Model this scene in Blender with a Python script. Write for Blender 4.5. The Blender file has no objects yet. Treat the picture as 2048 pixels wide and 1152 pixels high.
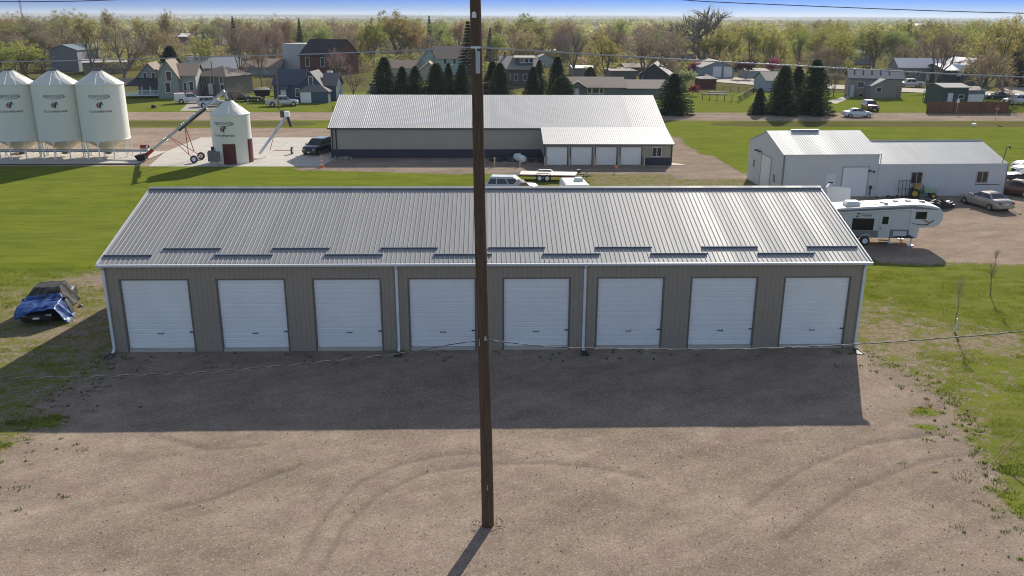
import bpy, math, random
import numpy as np
from mathutils import Vector, Matrix
R = math.radians
S = bpy.context.scene
COL = S.collection
# ---------------- camera ----------------
F_PX, PITCH, ROLL, YAW = 1706.39, .308, .0041, -.0283
CAM = Vector((0.0, -39.2165, 15.673))
_r = Vector((math.cos(YAW), math.sin(YAW), 0))
_f = Vector((-math.sin(YAW)*math.cos(PITCH), math.cos(YAW)*math.cos(PITCH), -math.sin(PITCH)))
_u = _r.cross(_f)
RT = _r*math.cos(ROLL)+_u*math.sin(ROLL)
UP = -_r*math.sin(ROLL)+_u*math.cos(ROLL)
cd = bpy.data.cameras.new('camera'); cam = bpy.data.objects.new('camera', cd); COL.objects.link(cam)
cam.matrix_world = Matrix(((RT.x, UP.x, -_f.x, CAM.x), (RT.y, UP.y, -_f.y, CAM.y), (RT.z, UP.z, -_f.z, CAM.z), (0, 0, 0, 1)))
cd.sensor_width = 36; cd.lens = 36*F_PX/2048; cd.clip_start = .5; cd.clip_end = 40000
S.camera = cam
# ---------------- world, sun, exposure ----------------
SUN_EL, SUN_AZ = R(27.1), math.atan2(.38, 1)          # azimuth east of +Y
w = bpy.data.worlds.new('World'); S.world = w; w.use_nodes = True
nt = w.node_tree; nt.nodes.clear()
sky = nt.nodes.new('ShaderNodeTexSky'); sky.sky_type = 'NISHITA'; sky.sun_disc = False
sky.sun_elevation = SUN_EL; sky.sun_rotation = SUN_AZ; sky.altitude = 400; sky.air_density = 1.0; sky.dust_density = .25; sky.ozone_density = 2.5
bg = nt.nodes.new('ShaderNodeBackground'); bg.inputs[1].default_value = .07
wo = nt.nodes.new('ShaderNodeOutputWorld'); tcw = nt.nodes.new('ShaderNodeTexCoord'); sxw = nt.nodes.new('ShaderNodeSeparateXYZ'); nt.links.new(tcw.outputs['Generated'], sxw.inputs[0])
crw = nt.nodes.new('ShaderNodeValToRGB'); nt.links.new(sxw.outputs[2], crw.inputs[0]); ew = crw.color_ramp.elements      # clearer, bluer air than the texture's horizon
ew[0].position = 0; ew[0].color = (.115, .225, .52, 1); ew[1].position = .02; ew[1].color = (.010, .110, .62, 1)
for p_, c_ in ((.05, (.12, .25, .62, 1)), (.16, (1.02, .86, .72, 1)), (.5, (1.38, 1.0, .80, 1))): q_ = ew.new(p_); q_.color = c_
mxw = nt.nodes.new('ShaderNodeMix'); mxw.data_type = 'RGBA'; mxw.blend_type = 'MULTIPLY'; mxw.inputs[0].default_value = 1
nt.links.new(sky.outputs[0], mxw.inputs[6]); nt.links.new(crw.outputs[0], mxw.inputs[7]); nt.links.new(mxw.outputs[2], bg.inputs[0]); nt.links.new(bg.outputs[0], wo.inputs[0])
sd = bpy.data.lights.new('sun', 'SUN'); sd.energy = 2.5; sd.angle = R(.5); sd.color = (1, .93, .82)
sun = bpy.data.objects.new('sun', sd); COL.objects.link(sun)
tos = Vector((math.sin(SUN_AZ)*math.cos(SUN_EL), math.cos(SUN_AZ)*math.cos(SUN_EL), math.sin(SUN_EL)))
sun.rotation_euler = tos.to_track_quat('Z', 'Y').to_euler(); sun.location = (0, 0, 60)
S.render.engine = 'CYCLES'
S.view_settings.view_transform = 'Standard'; S.view_settings.look = 'None'; S.view_settings.gamma = 1; S.view_settings.use_curve_mapping = False
S.view_settings.exposure = 1.36
S.cycles.filter_width = 1.1
# ---------------- back-projection used to read positions off the photo (2048 px wide) ----------------
def _ray(x, y): return _f+RT*((x-1024)/F_PX)-UP*((y-576)/F_PX)
def G(x, y, z=0.0):
    d = _ray(x, y); return CAM+d*((z-CAM.z)/d.z)
def P(x, y, Y):
    d = _ray(x, y); return CAM+d*((Y-CAM.y)/d.y)
# ---------------- helpers ----------------
class MB:
    def __init__(s): s.v = []; s.f = []; s.m = []; s.sm = []
    def add(s, vs, fs, m=0, sm=False):
        o = len(s.v); s.v += [tuple(p) for p in vs]
        for f in fs: s.f.append(tuple(i+o for i in f)); s.m.append(m); s.sm.append(sm)
        return s
    def box(s, x0, y0, z0, x1, y1, z1, m=0):
        return s.add([(x0, y0, z0), (x1, y0, z0), (x1, y1, z0), (x0, y1, z0), (x0, y0, z1), (x1, y0, z1), (x1, y1, z1), (x0, y1, z1)],
                     [(0, 3, 2, 1), (4, 5, 6, 7), (0, 1, 5, 4), (1, 2, 6, 5), (2, 3, 7, 6), (3, 0, 4, 7)], m)
    def prism(s, pts, axis, a, b, m=0):     # polygon of 2D pts extruded along axis
        def p3(p, t): return {'x': (t, p[0], p[1]), 'y': (p[0], t, p[1]), 'z': (p[0], p[1], t)}[axis]
        n = len(pts); vs = [p3(p, a) for p in pts]+[p3(p, b) for p in pts]
        ar = sum(pts[i][0]*pts[(i+1) % n][1]-pts[(i+1) % n][0]*pts[i][1] for i in range(n))
        flip = (ar > 0) != (axis == 'y'); flip = flip != (b < a)
        fs = [tuple(range(n)), tuple(range(2*n-1, n-1, -1))]+[(i, i+n, (i+1) % n+n, (i+1) % n) for i in range(n)]
        if not flip: fs = [f[::-1] for f in fs]
        return s.add(vs, fs, m)
    def tube(s, a, b, r0, r1=None, n=8, m=0, cap=True, sm=True):
        r1 = r0 if r1 is None else r1
        a = Vector(a); b = Vector(b); d = (b-a)
        if d.length < 1e-6: return s
        d.normalize(); u = d.cross(Vector((0, 0, 1)) if abs(d.z) < .9 else Vector((1, 0, 0))).normalized(); v = d.cross(u)
        vs = []
        for c, r in ((a, r0), (b, r1)):
            for i in range(n):
                t = 2*math.pi*i/n; vs.append(c+u*(r*math.cos(t))+v*(r*math.sin(t)))
        s.add(vs, [(i, (i+1) % n, (i+1) % n+n, i+n) for i in range(n)], m, sm)
        if cap: s.add(vs[:n], [tuple(range(n))[::-1]], m); s.add(vs[n:], [tuple(range(n))], m)
        return s
    def poly(s, pts, r, n=6, m=0):
        for a, b in zip(pts[:-1], pts[1:]): s.tube(a, b, r, r, n, m)
        return s
    def lathe(s, prof, n=32, c=(0, 0, 0), m=0, sm=True):
        vs = []
        for r, z in prof:
            for i in range(n):
                t = 2*math.pi*i/n; vs.append((c[0]+r*math.cos(t), c[1]+r*math.sin(t), c[2]+z))
        fs = []
        for k in range(len(prof)-1):
            for i in range(n):
                j = (i+1) % n; fs.append((k*n+i, k*n+j, k*n+n+j, k*n+n+i))
        return s.add(vs, fs, m, sm)
    def loft(s, rings, m=0, cap=True, sm=True):
        n = len(rings[0]); vs = [p for r in rings for p in r]; fs = []
        for k in range(len(rings)-1):
            for i in range(n):
                j = (i+1) % n; fs.append((k*n+i, k*n+j, k*n+n+j, k*n+n+i))
        s.add(vs, fs, m, sm)
        if cap: s.add(rings[0], [tuple(range(n))[::-1]], m); s.add(rings[-1], [tuple(range(n))], m)
        return s
def link(name, me, mats=None, parent=None):
    if mats is not None:
        for m_ in (mats if isinstance(mats, (list, tuple)) else [mats]): me.materials.append(m_)
    o = bpy.data.objects.new(name, me); COL.objects.link(o)
    if parent: o.parent = parent
    return o
def mk(name, mb, mats, parent=None):
    me = bpy.data.meshes.new(name); me.from_pydata(mb.v, [], mb.f)
    me.polygons.foreach_set('material_index', mb.m); me.polygons.foreach_set('use_smooth', mb.sm)
    me.update(); return link(name, me, mats, parent)
def npmesh(name, verts, faces, mats, parent=None, smooth=False, idx=None):   # fast triangles/quads
    verts = np.asarray(verts, np.float32); faces = np.asarray(faces, np.int32); k = faces.shape[1]
    me = bpy.data.meshes.new(name); me.vertices.add(len(verts)); me.vertices.foreach_set('co', verts.ravel())
    me.loops.add(faces.size); me.loops.foreach_set('vertex_index', faces.ravel())
    me.polygons.add(len(faces)); me.polygons.foreach_set('loop_start', np.arange(len(faces), dtype=np.int32)*k)
    me.polygons.foreach_set('use_smooth', np.full(len(faces), smooth))
    if idx is not None: me.polygons.foreach_set('material_index', np.asarray(idx, np.int32))
    me.update(calc_edges=True); return link(name, me, mats, parent)
def tag(o, label, cat, group=None, kind=None):
    if label: o['label'] = label
    if cat: o['category'] = cat
    if group: o['group'] = group
    if kind: o['kind'] = kind
    return o
def thing(name, label, cat, loc=(0, 0, 0), rz=0, group=None):
    o = bpy.data.objects.new(name, None); COL.objects.link(o); o.location = loc; o.rotation_euler = (0, 0, rz); o.empty_display_size = .2
    return tag(o, label, cat, group)
def dup(root, loc, rz=0, label=None, scale=None):
    def cp(o, par):
        c = o.copy(); COL.objects.link(c); c.parent = par
        for ch in [q for q in KIDS.get(o.name, ())]: cp(ch, c)
        return c
    c = cp(root, None); c.location = loc; c.rotation_euler = (0, 0, rz)
    if label: c['label'] = label
    if scale is not None: c.scale = scale
    return c
KIDS = {}
def kids(root):                 # remember the children of a thing before copying it
    for o in COL.objects:
        if o.parent: KIDS.setdefault(o.parent.name, [])
    for k in KIDS: KIDS[k] = [o for o in COL.objects if o.parent and o.parent.name == k]
# ---------------- materials ----------------
MAT = {}
def mat(name, col, rough=.7, metal=0., var=.12, scale=2., bump=0., bscale=None, spec=None, coord='Object', stretch=None, rnd=0., var2=None, coat=0.):
    if name in MAT: return MAT[name]
    m = bpy.data.materials.new(name); m.use_nodes = True; t = m.node_tree; N = t.nodes; L = t.links
    b = N['Principled BSDF']; b.inputs['Roughness'].default_value = rough; b.inputs['Metallic'].default_value = metal
    if spec is not None: b.inputs['Specular IOR Level'].default_value = spec
    if coat: b.inputs['Coat Weight'].default_value = coat; b.inputs['Coat Roughness'].default_value = .08
    tc = N.new('ShaderNodeTexCoord'); src = tc.outputs[coord]
    if stretch:
        mp = N.new('ShaderNodeMapping'); mp.inputs['Scale'].default_value = stretch; L.new(src, mp.inputs[0]); src = mp.outputs[0]
    n1 = N.new('ShaderNodeTexNoise'); n1.inputs['Scale'].default_value = scale; n1.inputs['Detail'].default_value = 5; n1.inputs['Roughness'].default_value = .65; L.new(src, n1.inputs[0])
    mr = N.new('ShaderNodeMapRange'); mr.inputs[1].default_value = .25; mr.inputs[2].default_value = .75; mr.inputs[3].default_value = 1-var; mr.inputs[4].default_value = 1+var; L.new(n1.outputs[0], mr.inputs[0])
    hsv = N.new('ShaderNodeHueSaturation'); hsv.inputs['Color'].default_value = (*col, 1); L.new(mr.outputs[0], hsv.inputs['Value'])
    if rnd:
        oi = N.new('ShaderNodeObjectInfo'); m2 = N.new('ShaderNodeMapRange'); m2.inputs[3].default_value = .5-rnd*.12; m2.inputs[4].default_value = .5+rnd*.12; L.new(oi.outputs['Random'], m2.inputs[0]); L.new(m2.outputs[0], hsv.inputs['Hue'])
        m3 = N.new('ShaderNodeMath'); m3.operation = 'MULTIPLY_ADD'; m3.inputs[1].default_value = rnd; m3.inputs[2].default_value = 1-rnd*.5
        m4 = N.new('ShaderNodeMath'); m4.operation = 'FRACT'; m5 = N.new('ShaderNodeMath'); m5.operation = 'MULTIPLY'; m5.inputs[1].default_value = 7.31
        L.new(oi.outputs['Random'], m5.inputs[0]); L.new(m5.outputs[0], m4.inputs[0]); L.new(m4.outputs[0], m3.inputs[0])
        m6 = N.new('ShaderNodeMath'); m6.operation = 'MULTIPLY'; L.new(mr.outputs[0], m6.inputs[0]); L.new(m3.outputs[0], m6.inputs[1]); L.new(m6.outputs[0], hsv.inputs['Value'])
    L.new(hsv.outputs[0], b.inputs['Base Color'])
    if bump:
        n2 = N.new('ShaderNodeTexNoise'); n2.inputs['Scale'].default_value = bscale or scale*4; n2.inputs['Detail'].default_value = 4; L.new(src, n2.inputs[0])
        bp = N.new('ShaderNodeBump'); bp.inputs['Strength'].default_value = bump; bp.inputs['Distance'].default_value = .03; L.new(n2.outputs[0], bp.inputs['Height']); L.new(bp.outputs[0], b.inputs['Normal'])
    MAT[name] = m; return m
def lined(name, col, step, axis='Z', dark=.7, frac=.1, **k):      # lap siding, shingle courses, ribs far away: lines every step metres
    if name in MAT: return MAT[name]
    m = mat(name, col, **k); t = m.node_tree; N = t.nodes; L = t.links; b = N['Principled BSDF']
    tc = N.new('ShaderNodeTexCoord'); sx = N.new('ShaderNodeSeparateXYZ'); L.new(tc.outputs['Object'], sx.inputs[0])
    a = N.new('ShaderNodeMath'); a.operation = 'DIVIDE'; a.inputs[1].default_value = step; L.new(sx.outputs[axis], a.inputs[0])
    fr = N.new('ShaderNodeMath'); fr.operation = 'FRACT'; L.new(a.outputs[0], fr.inputs[0])
    ls = N.new('ShaderNodeMath'); ls.operation = 'LESS_THAN'; ls.inputs[1].default_value = frac; L.new(fr.outputs[0], ls.inputs[0])
    mx = N.new('ShaderNodeMix'); mx.data_type = 'RGBA'; mx.blend_type = 'MULTIPLY'
    src = b.inputs['Base Color'].links[0].from_socket
    L.new(ls.outputs[0], mx.inputs[0]); L.new(src, mx.inputs[6]); mx.inputs[7].default_value = (dark, dark, dark, 1); L.new(mx.outputs[2], b.inputs['Base Color'])
    return m
M = dict(
    white=mat('white_paint', (.78, .79, .78), .45, var=.05, scale=1.5),
    trim=mat('white_trim', (.74, .76, .78), .4, var=.06, scale=3),
    doorw=mat('white_door_panel', (.86, .855, .84), .5, var=.05, scale=.8, rnd=.07),
    black=mat('black_paint', (.02, .02, .022), .5),
    rubber=mat('rubber', (.03, .03, .032), .85),
    glass=mat('dark_glass', (.02, .025, .03), .08, var=.02, spec=.8),
    chrome=mat('bright_metal', (.6, .6, .6), .3, .9),
    galv=mat('galvanised_steel', (.46, .48, .50), .45, .7, var=.12, scale=4),
    wood=mat('weathered_wood', (.22, .13, .08), .85, var=.3, scale=3, bump=.3),
    concrete=mat('concrete', (.50, .46, .40), .85, var=.12, scale=.6, bump=.2, bscale=12),
    dkmetal=mat('dark_metal', (.05, .05, .055), .5, .3),
    red=mat('red_paint', (.35, .03, .03), .5),
    redlens=mat('red_lens', (.35, .01, .015), .2),
    orange=mat('orange_plastic', (.7, .14, .03), .5),
    yellow=mat('yellow_plastic', (.62, .42, .03), .5),
    bark=mat('bark', (.19, .155, .125), .9, var=.3, scale=3),
    twig=mat('twig_brown', (.36, .30, .19), .9, var=.25, scale=1.2, rnd=.35),
    twigg=mat('twig_grey', (.30, .26, .215), .9, var=.25, scale=1.2, rnd=.35),
)

def sheets(m, step=.914, amt=.07):      # roof panels differ a little from sheet to sheet
    t = m.node_tree; N = t.nodes; L = t.links; b = N['Principled BSDF']; tc = N.new('ShaderNodeTexCoord'); sx = N.new('ShaderNodeSeparateXYZ'); L.new(tc.outputs['Object'], sx.inputs[0])
    a = N.new('ShaderNodeMath'); a.operation = 'DIVIDE'; a.inputs[1].default_value = step; L.new(sx.outputs[0], a.inputs[0]); f = N.new('ShaderNodeMath'); f.operation = 'FLOOR'; L.new(a.outputs[0], f.inputs[0])
    wn = N.new('ShaderNodeTexWhiteNoise'); wn.noise_dimensions = '1D'; L.new(f.outputs[0], wn.inputs['W']); mr = N.new('ShaderNodeMapRange'); mr.inputs[3].default_value = 1-amt; mr.inputs[4].default_value = 1+amt; L.new(wn.outputs[0], mr.inputs[0])
    hs = N.new('ShaderNodeHueSaturation'); L.new(b.inputs['Base Color'].links[0].from_socket, hs.inputs['Color']); L.new(mr.outputs[0], hs.inputs['Value']); L.new(hs.outputs[0], b.inputs['Base Color'])
    m2 = N.new('ShaderNodeMapRange'); m2.inputs[3].default_value = b.inputs['Roughness'].default_value-.05; m2.inputs[4].default_value = b.inputs['Roughness'].default_value+.06; L.new(wn.outputs[0], m2.inputs[0]); L.new(m2.outputs[0], b.inputs['Roughness']); return m
# ---------------- ground ----------------
_rs = np.random.RandomState(5); _tab = _rs.rand(256, 256)
def vnoise(x, y, s):
    x = np.asarray(x)/s+100.3; y = np.asarray(y)/s+71.7; xi = np.floor(x).astype(int); yi = np.floor(y).astype(int); fx = x-xi; fy = y-yi
    fx = fx*fx*(3-2*fx); fy = fy*fy*(3-2*fy); T = lambda a, b: _tab[a & 255, b & 255]
    return (T(xi, yi)*(1-fx)+T(xi+1, yi)*fx)*(1-fy)+(T(xi, yi+1)*(1-fx)+T(xi+1, yi+1)*fx)*fy
def fnoise(x, y, s): return .55*vnoise(x, y, s)+.3*vnoise(x, y, s/2.3)+.15*vnoise(x, y, s/5.1)
def sstep(a, b, x): t = np.clip((x-a)/(b-a), 0, 1); return t*t*(3-2*t)
def seg(x, y, pts):
    d = np.full(np.shape(x), 1e9)
    for (ax, ay), (bx, by) in zip(pts[:-1], pts[1:]):
        L2 = (bx-ax)**2+(by-ay)**2; t = np.clip(((x-ax)*(bx-ax)+(y-ay)*(by-ay))/L2, 0, 1)
        d = np.minimum(d, np.hypot(x-ax-t*(bx-ax), y-ay-t*(by-ay)))
    return d
def gp(*a): return [tuple(G(a[i], a[i+1])[:2]) for i in range(0, len(a), 2)]
RUTS = [gp(640, 1140, 690, 1050, 760, 985, 850, 945, 960, 928, 1090, 925, 1200, 935, 1300, 958), gp(600, 1120, 650, 1030, 715, 965, 800, 928, 900, 908, 1000, 905),
        gp(330, 1020, 420, 1000, 520, 960, 600, 930), gp(300, 870, 420, 900, 520, 890), gp(1500, 1010, 1600, 940, 1720, 890, 1850, 870, 2000, 860), gp(1560, 1080, 1700, 980, 1850, 920, 1960, 905)]
def cover(x, y):
    """grass density, dryness, soil tone"""
    n = fnoise(x, y, 3.0)-.5; n2 = fnoise(x+40, y, .9)-.5
    g = np.ones_like(x); d = np.full_like(x, .25); k = np.full_like(x, .35)
    # front lot
    xl = np.where(y < -9, -18.9-(-9-y)*.1, -18.5-(-y)*.045); xr = np.interp(y, [-30, -14.4, -11.5, -9, -7, -4, -2, 0, 3], [16.9, 17.6, 18.2, 19.1, 19.5, 19.6, 18.9, 18.4, 18.4])
    inside = np.minimum(x-xl, xr-x)
    lot = sstep(1.3, -1.3, inside+n*2.6)
    f = y < .3
    g = np.where(f, lot, g)
    # left: worn grass beside the building
    le = (x < -18) & (y < 16) & (y > -25)
    worn = sstep(15, 9, y+n*5)*sstep(-44, -22, x)*.85
    g = np.where(le, np.minimum(g, 1-.60*worn+.5*worn*(fnoise(x, y*1.5, 4)-.5)), g); d = np.where(le, .3+.45*worn, d)
    dirt = np.exp(-(((x+22.5)/4.2)**2+((y-12.8)/1.6)**2)); g = g-.9*dirt*(x < -18)
    d = np.where((x < -18) & (y > 14), .12+.22*(fnoise(x, y*2.5, 9)), d)
    # right: patchy lawn and gravel yard of the white shed
    ri = (x > 18) & (y >= -25) & (y < 14.6)
    pt = .80-.48*np.exp(-((y-1.8)/3.4)**2)*np.exp(-((x-22)/6)**2)-.22*sstep(3.5, 0, inside*-1)*(y < 1)+.28*sstep(5, 10, y)+.5*(fnoise(x*1., y*1.6, 5.5)-.5)
    g = np.where(ri, np.minimum(np.where(y < .3, lot, 1), pt+n*.5), g); d = np.where(ri, .36+n*.7, d)
    yard = (x > 18) & (y >= 13) & (y < 46) & (x > 18+.0*y)
    ye = sstep(14.2, 15.6, y+n*1.5)*sstep(44.5, 42.5, y+n*2)*np.where(x > 49, 1, 1)
    g = np.where(yard, g*(1-ye), g); k = np.where(yard, .62, k)
    # strip behind the storage building, drying to the right
    mid = (y >= 14.5) & (y < 62) & (x > -19)
    dr = sstep(1, 12, x+n*6)*sstep(30, 40, y)
    g = np.where(mid & (x < 26.5), 1-.5*dr, g); d = np.where(mid & (x < 26.5), .2+.6*dr, d); k = np.where(mid, .55, k)
    tr = sstep(48.6, 50.2, y+n*1.2-np.clip((-x-5)/12, 0, 1)*2.2)*(y < 62)*sstep(-21.5, -19.5, x)
    g = g*(1-tr*(x < 27)); k = np.where((tr > .3) & (x < 27), .30, k)
    xe = np.interp(y, [44, 50, 56, 66, 78, 84], [30, 26.8, 25.6, 25.6, 26.0, 24])
    dv = (y > 46) & (y < 88)
    drive = sstep(.7, -.7, x-xe+n*1.2)*sstep(86, 83, y)
    g = np.where(dv & (x > 19), np.minimum(g, 1-drive), g); k = np.where(dv & (x > 19), .25, k)
    # left side: gravel apron round the bins
    lg = (y > 54.2) & (y < 88) & (x < 0)
    g = np.where(lg, 0, g); k = np.where(lg, .85, k)
    de = sstep(87.2, 88.4, y+n)*sstep(98.6, 97.0, y)
    g = np.where((y > 86.5) & (x < 0), de*sstep(-19, -23, x+n*3), g)
    g = np.where((y > 62) & (x >= 0) & (x < 19), 1, g)
    d = np.where((y > 86), .2+.3*np.exp(-((y-94)/2.0)**2)+.1*(n+.5), d)
    g = np.where((y > 97.3) & (y < 109.6), 0, g); k = np.where((y > 97.3) & (y < 109.6), np.where(x < 8, .9, .6), k)
    far = y > 109.6
    g = np.where(far, .97-.25*sstep(.2, .45, fnoise(x, y, 14)-.35)*(x > 25), g); d = np.where(far, .2+.5*(fnoise(x+9, y, 20)-.25), d)
    # weeds at the left edge of the lot
    for cx, cy, rr in ((-18.2, -7.6, 1.3), (-18.7, -9.6, .7), (-17.6, -13.6, .35), (-18.6, -14.3, .5), (18.1, -7.3, .8), (17.6, -8.7, .5), (19.4, -11.9, 1.1)):
        g = np.maximum(g, .95*np.exp(-(((x-cx)/rr)**2+((y-cy)/(rr*.6))**2)))
    ru = np.zeros_like(x)
    ff = (y < 0) & (y > -24)
    if ff.any():
        for q in RUTS: ru = np.maximum(ru, np.exp(-(seg(x, y, q)/.11)**2)*ff)
    g = np.clip(g+n2*.35*(g > .04)*(g < .96), 0, 1)
    return g, np.clip(d, 0, 1), k, ru
def ground_mat():
    m = bpy.data.materials.new('ground_cover'); m.use_nodes = True; t = m.node_tree; N = t.nodes; L = t.links; b = N['Principled BSDF']
    b.inputs['Roughness'].default_value = 1; b.inputs['Specular IOR Level'].default_value = 0
    at = N.new('ShaderNodeAttribute'); at.attribute_name = 'cover'; sp = N.new('ShaderNodeSeparateXYZ'); L.new(at.outputs['Vector'], sp.inputs[0])
    tc = N.new('ShaderNodeTexCoord'); OB = tc.outputs['Object']
    def noise(s, det=4, ro=.6, st=None, src=OB):
        if st: mp = N.new('ShaderNodeMapping'); mp.inputs['Scale'].default_value = st; L.new(src, mp.inputs[0]); src = mp.outputs[0]
        n = N.new('ShaderNodeTexNoise'); n.inputs['Scale'].default_value = s; n.inputs['Detail'].default_value = det; n.inputs['Roughness'].default_value = ro; L.new(src, n.inputs[0]); return n.outputs[0]
    def mp_(v, a, b_, c, d): n = N.new('ShaderNodeMapRange'); n.inputs[1].default_value = a; n.inputs[2].default_value = b_; n.inputs[3].default_value = c; n.inputs[4].default_value = d; L.new(v, n.inputs[0]); return n.outputs[0]
    def mx(f, a, b_, bl='MIX'):
        n = N.new('ShaderNodeMix'); n.data_type = 'RGBA'; n.blend_type = bl
        for s_, v in ((0, f), (6, a), (7, b_)):
            if isinstance(v, (tuple, float)): n.inputs[s_].default_value = v if isinstance(v, float) else (*v, 1)
            else: L.new(v, n.inputs[s_])
        return n.outputs[2]
    def mth(op, a, b_):
        n = N.new('ShaderNodeMath'); n.operation = op
        for i, v in enumerate((a, b_)):
            if isinstance(v, (int, float)): n.inputs[i].default_value = v
            else: L.new(v, n.inputs[i])
        return n.outputs[0]
    # soil and gravel
    soil = mx(sp.outputs['Z'], (.245, .193, .153), (.39, .285, .222))
    soil = mx(mp_(noise(.45), .35, .65, 0, 1), soil, (.32, .255, .19))
    vor = N.new('ShaderNodeTexVoronoi'); vor.inputs['Scale'].default_value = 20; L.new(OB, vor.inputs[0])
    peb = N.new('ShaderNodeSeparateColor'); L.new(vor.outputs['Color'], peb.inputs[0])
    pv = mth('ADD', mp_(peb.outputs[0], 0, 1, .84, 1.13), mp_(noise(60, 3, .7), .3, .7, -.13, .13))
    pv = mth('MULTIPLY', pv, mp_(noise(1.1, 6, .65), .3, .7, .86, 1.14))
    pv = mth('MULTIPLY', pv, mp_(noise(.16, 3, .5, (1, 2.2, 1)),   .35, .65, .86, 1.12))
    rt = N.new('ShaderNodeMapping'); rt.inputs['Rotation'].default_value = (0, 0, -.5); L.new(OB, rt.inputs[0])
    pv = mth('MULTIPLY', pv, mp_(noise(1.0, 5, .62, (.16, 1.1, 1), rt.outputs[0]), .32, .68, .90, 1.09))
    soil = mx(mp_(noise(.5, 6, .7, (.5, 1.3, 1), rt.outputs[0]), .52, .68, 0, .35), soil, (.42, .345, .25))
    hs = N.new('ShaderNodeHueSaturation'); L.new(soil, hs.inputs['Color']); L.new(pv, hs.inputs['Value']); soil = hs.outputs[0]
    soil = mx(mp_(peb.outputs[1], .9, .97, 0, .4), soil, (.52, .48, .46)); soil = mx(mp_(peb.outputs[2], .9, .97, 0, .4), soil, (.13, .11, .11))
    at2 = N.new('ShaderNodeAttribute'); at2.attribute_name = 'rut'; soil = mx(mp_(at2.outputs['Fac'], 0, 1, 0, .5), soil, (.15, .12, .10))
    # grass
    gr = mx(mp_(noise(.22, 5, .6, (1, 1.8, 1)), .38, .62, 0, 1), (.115, .18, .010), (.20, .26, .016))
    gr = mx(mp_(noise(1.0, 3, .6, (.02, .55, 1)), .42, .58, 0, .35), gr, (.27, .29, .04))
    gr = mx(sp.outputs['Y'], gr, (.27, .25, .09))
    gr = mx(mp_(noise(.9, 6, .7, (.35, 1.6, 1)), .45, .7, 0, .6), gr, (.10, .125, .012))
    gr = mx(mp_(noise(7, 5, .75), .35, .7, .0, .55), gr, (.06, .085, .012)); gr = mx(mp_(noise(24, 3, .7, (1, .5, 1)), .5, .72, 0, .5), gr, (.30, .30, .07))
    th = mth('ADD', sp.outputs['X'], mth('ADD', mp_(noise(1.6, 5, .7), .3, .7, -.42, .42), mp_(noise(11, 4, .7), .3, .7, -.36, .36)))
    msk = mp_(th, .42, .60, 0, 1)
    straw = mx(mp_(noise(5, 5, .75), .4, .62, 0, 1), (.24, .185, .125), (.42, .345, .245))
    so2 = mx(mp_(sp.outputs['X'], .12, .3, 0, 1), soil, straw)
    so2 = mx(mp_(noise(15, 4, .8), .3, .7, 0, .45), so2, (.15, .115, .085))
    so3 = mx(mp_(sp.outputs['X'], .08, .25, 0, 1), soil, so2)
    L.new(mx(msk, so3, gr), b.inputs['Base Color'])
    hgt = mth('ADD', mth('MULTIPLY', noise(28, 4, .8), .6), mth('MULTIPLY', mth('MULTIPLY', msk, noise(9, 5, .8)), 2.2))
    hgt = mth('ADD', hgt, mth('MULTIPLY', vor.outputs['Distance'], -.25))
    bp = N.new('ShaderNodeBump'); bp.inputs['Strength'].default_value = .55; bp.inputs['Distance'].default_value = .045; L.new(hgt, bp.inputs['Height']); L.new(bp.outputs[0], b.inputs['Normal'])
    return m
GM = ground_mat()
def grids():
    V = []; F = []; A = []; RU = []; off = 0
    for x0, x1, y0, y1, st in ((-28, 30, -24, 0, .16), (-28, 30, -44, -24, 1.), (-90, 90, 0, 62, .5), (-90, -28, -44, 0, 1.), (30, 90, -44, 0, 1.), (-130, 150, 62, 150, 1.)):
        xs = np.linspace(x0, x1, int(round((x1-x0)/st))+1); ys = np.linspace(y0, y1, int(round((y1-y0)/st))+1)
        X, Y = np.meshgrid(xs, ys); g, d, k, ru = cover(X, Y)
        z = np.zeros_like(X)
        if st < .3:
            ed = np.minimum(np.minimum(X-x0, x1-X), np.minimum(Y-y0, y1-Y)); ed = sstep(0, 1, ed)
            z = ed*((fnoise(X, Y, 2.2)-.5)*.035+(vnoise(X, Y, .35)-.5)*.018*(g+.35)-ru*.03+g*.02)
        elif st == .5:
            ed = sstep(0, 2, np.minimum(np.minimum(X-x0, x1-X), np.minimum(Y-y0, y1-Y))); z = ed*(fnoise(X, Y, 1.6)-.5)*.06*g
        elif y0 == 62:
            z = -.55*np.exp(-((Y-93.5)/2.6)**2)*sstep(26, 40, np.abs(X-4))
        n, mcols = X.shape
        i = np.arange(n*mcols).reshape(n, mcols); q = np.stack([i[:-1, :-1], i[:-1, 1:], i[1:, 1:], i[1:, :-1]], -1).reshape(-1, 4)+off
        V.append(np.stack([X, Y, z], -1).reshape(-1, 3)); F.append(q); A.append(np.stack([g, d, k], -1).reshape(-1, 3)); RU.append(ru.ravel()); off += n*mcols
    V = np.concatenate(V); F = np.concatenate(F); A = np.concatenate(A); RU = np.concatenate(RU)
    gf = A[F, 0].mean(1); c = V[F].mean(1)
    road = (c[:, 1] > 97.6) & (c[:, 1] < 109.4)
    for name, sel in (('lawn', (gf >= .45) & ~road), ('gravel_lot', (gf < .45) & ~road & (c[:, 1] < 47)), ('gravel_yard', (gf < .45) & ~road & (c[:, 1] >= 47)), ('gravel_road', road)):
        f = F[sel]; u, inv = np.unique(f, return_inverse=True)
        o = npmesh(name, V[u], inv.reshape(-1, 4), GM, smooth=True); o['kind'] = 'structure'
        a = o.data.attributes.new('cover', 'FLOAT_VECTOR', 'POINT'); a.data.foreach_set('vector', A[u].astype(np.float32).ravel())
        a = o.data.attributes.new('rut', 'FLOAT', 'POINT'); a.data.foreach_set('value', RU[u].astype(np.float32))
grids()
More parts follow.
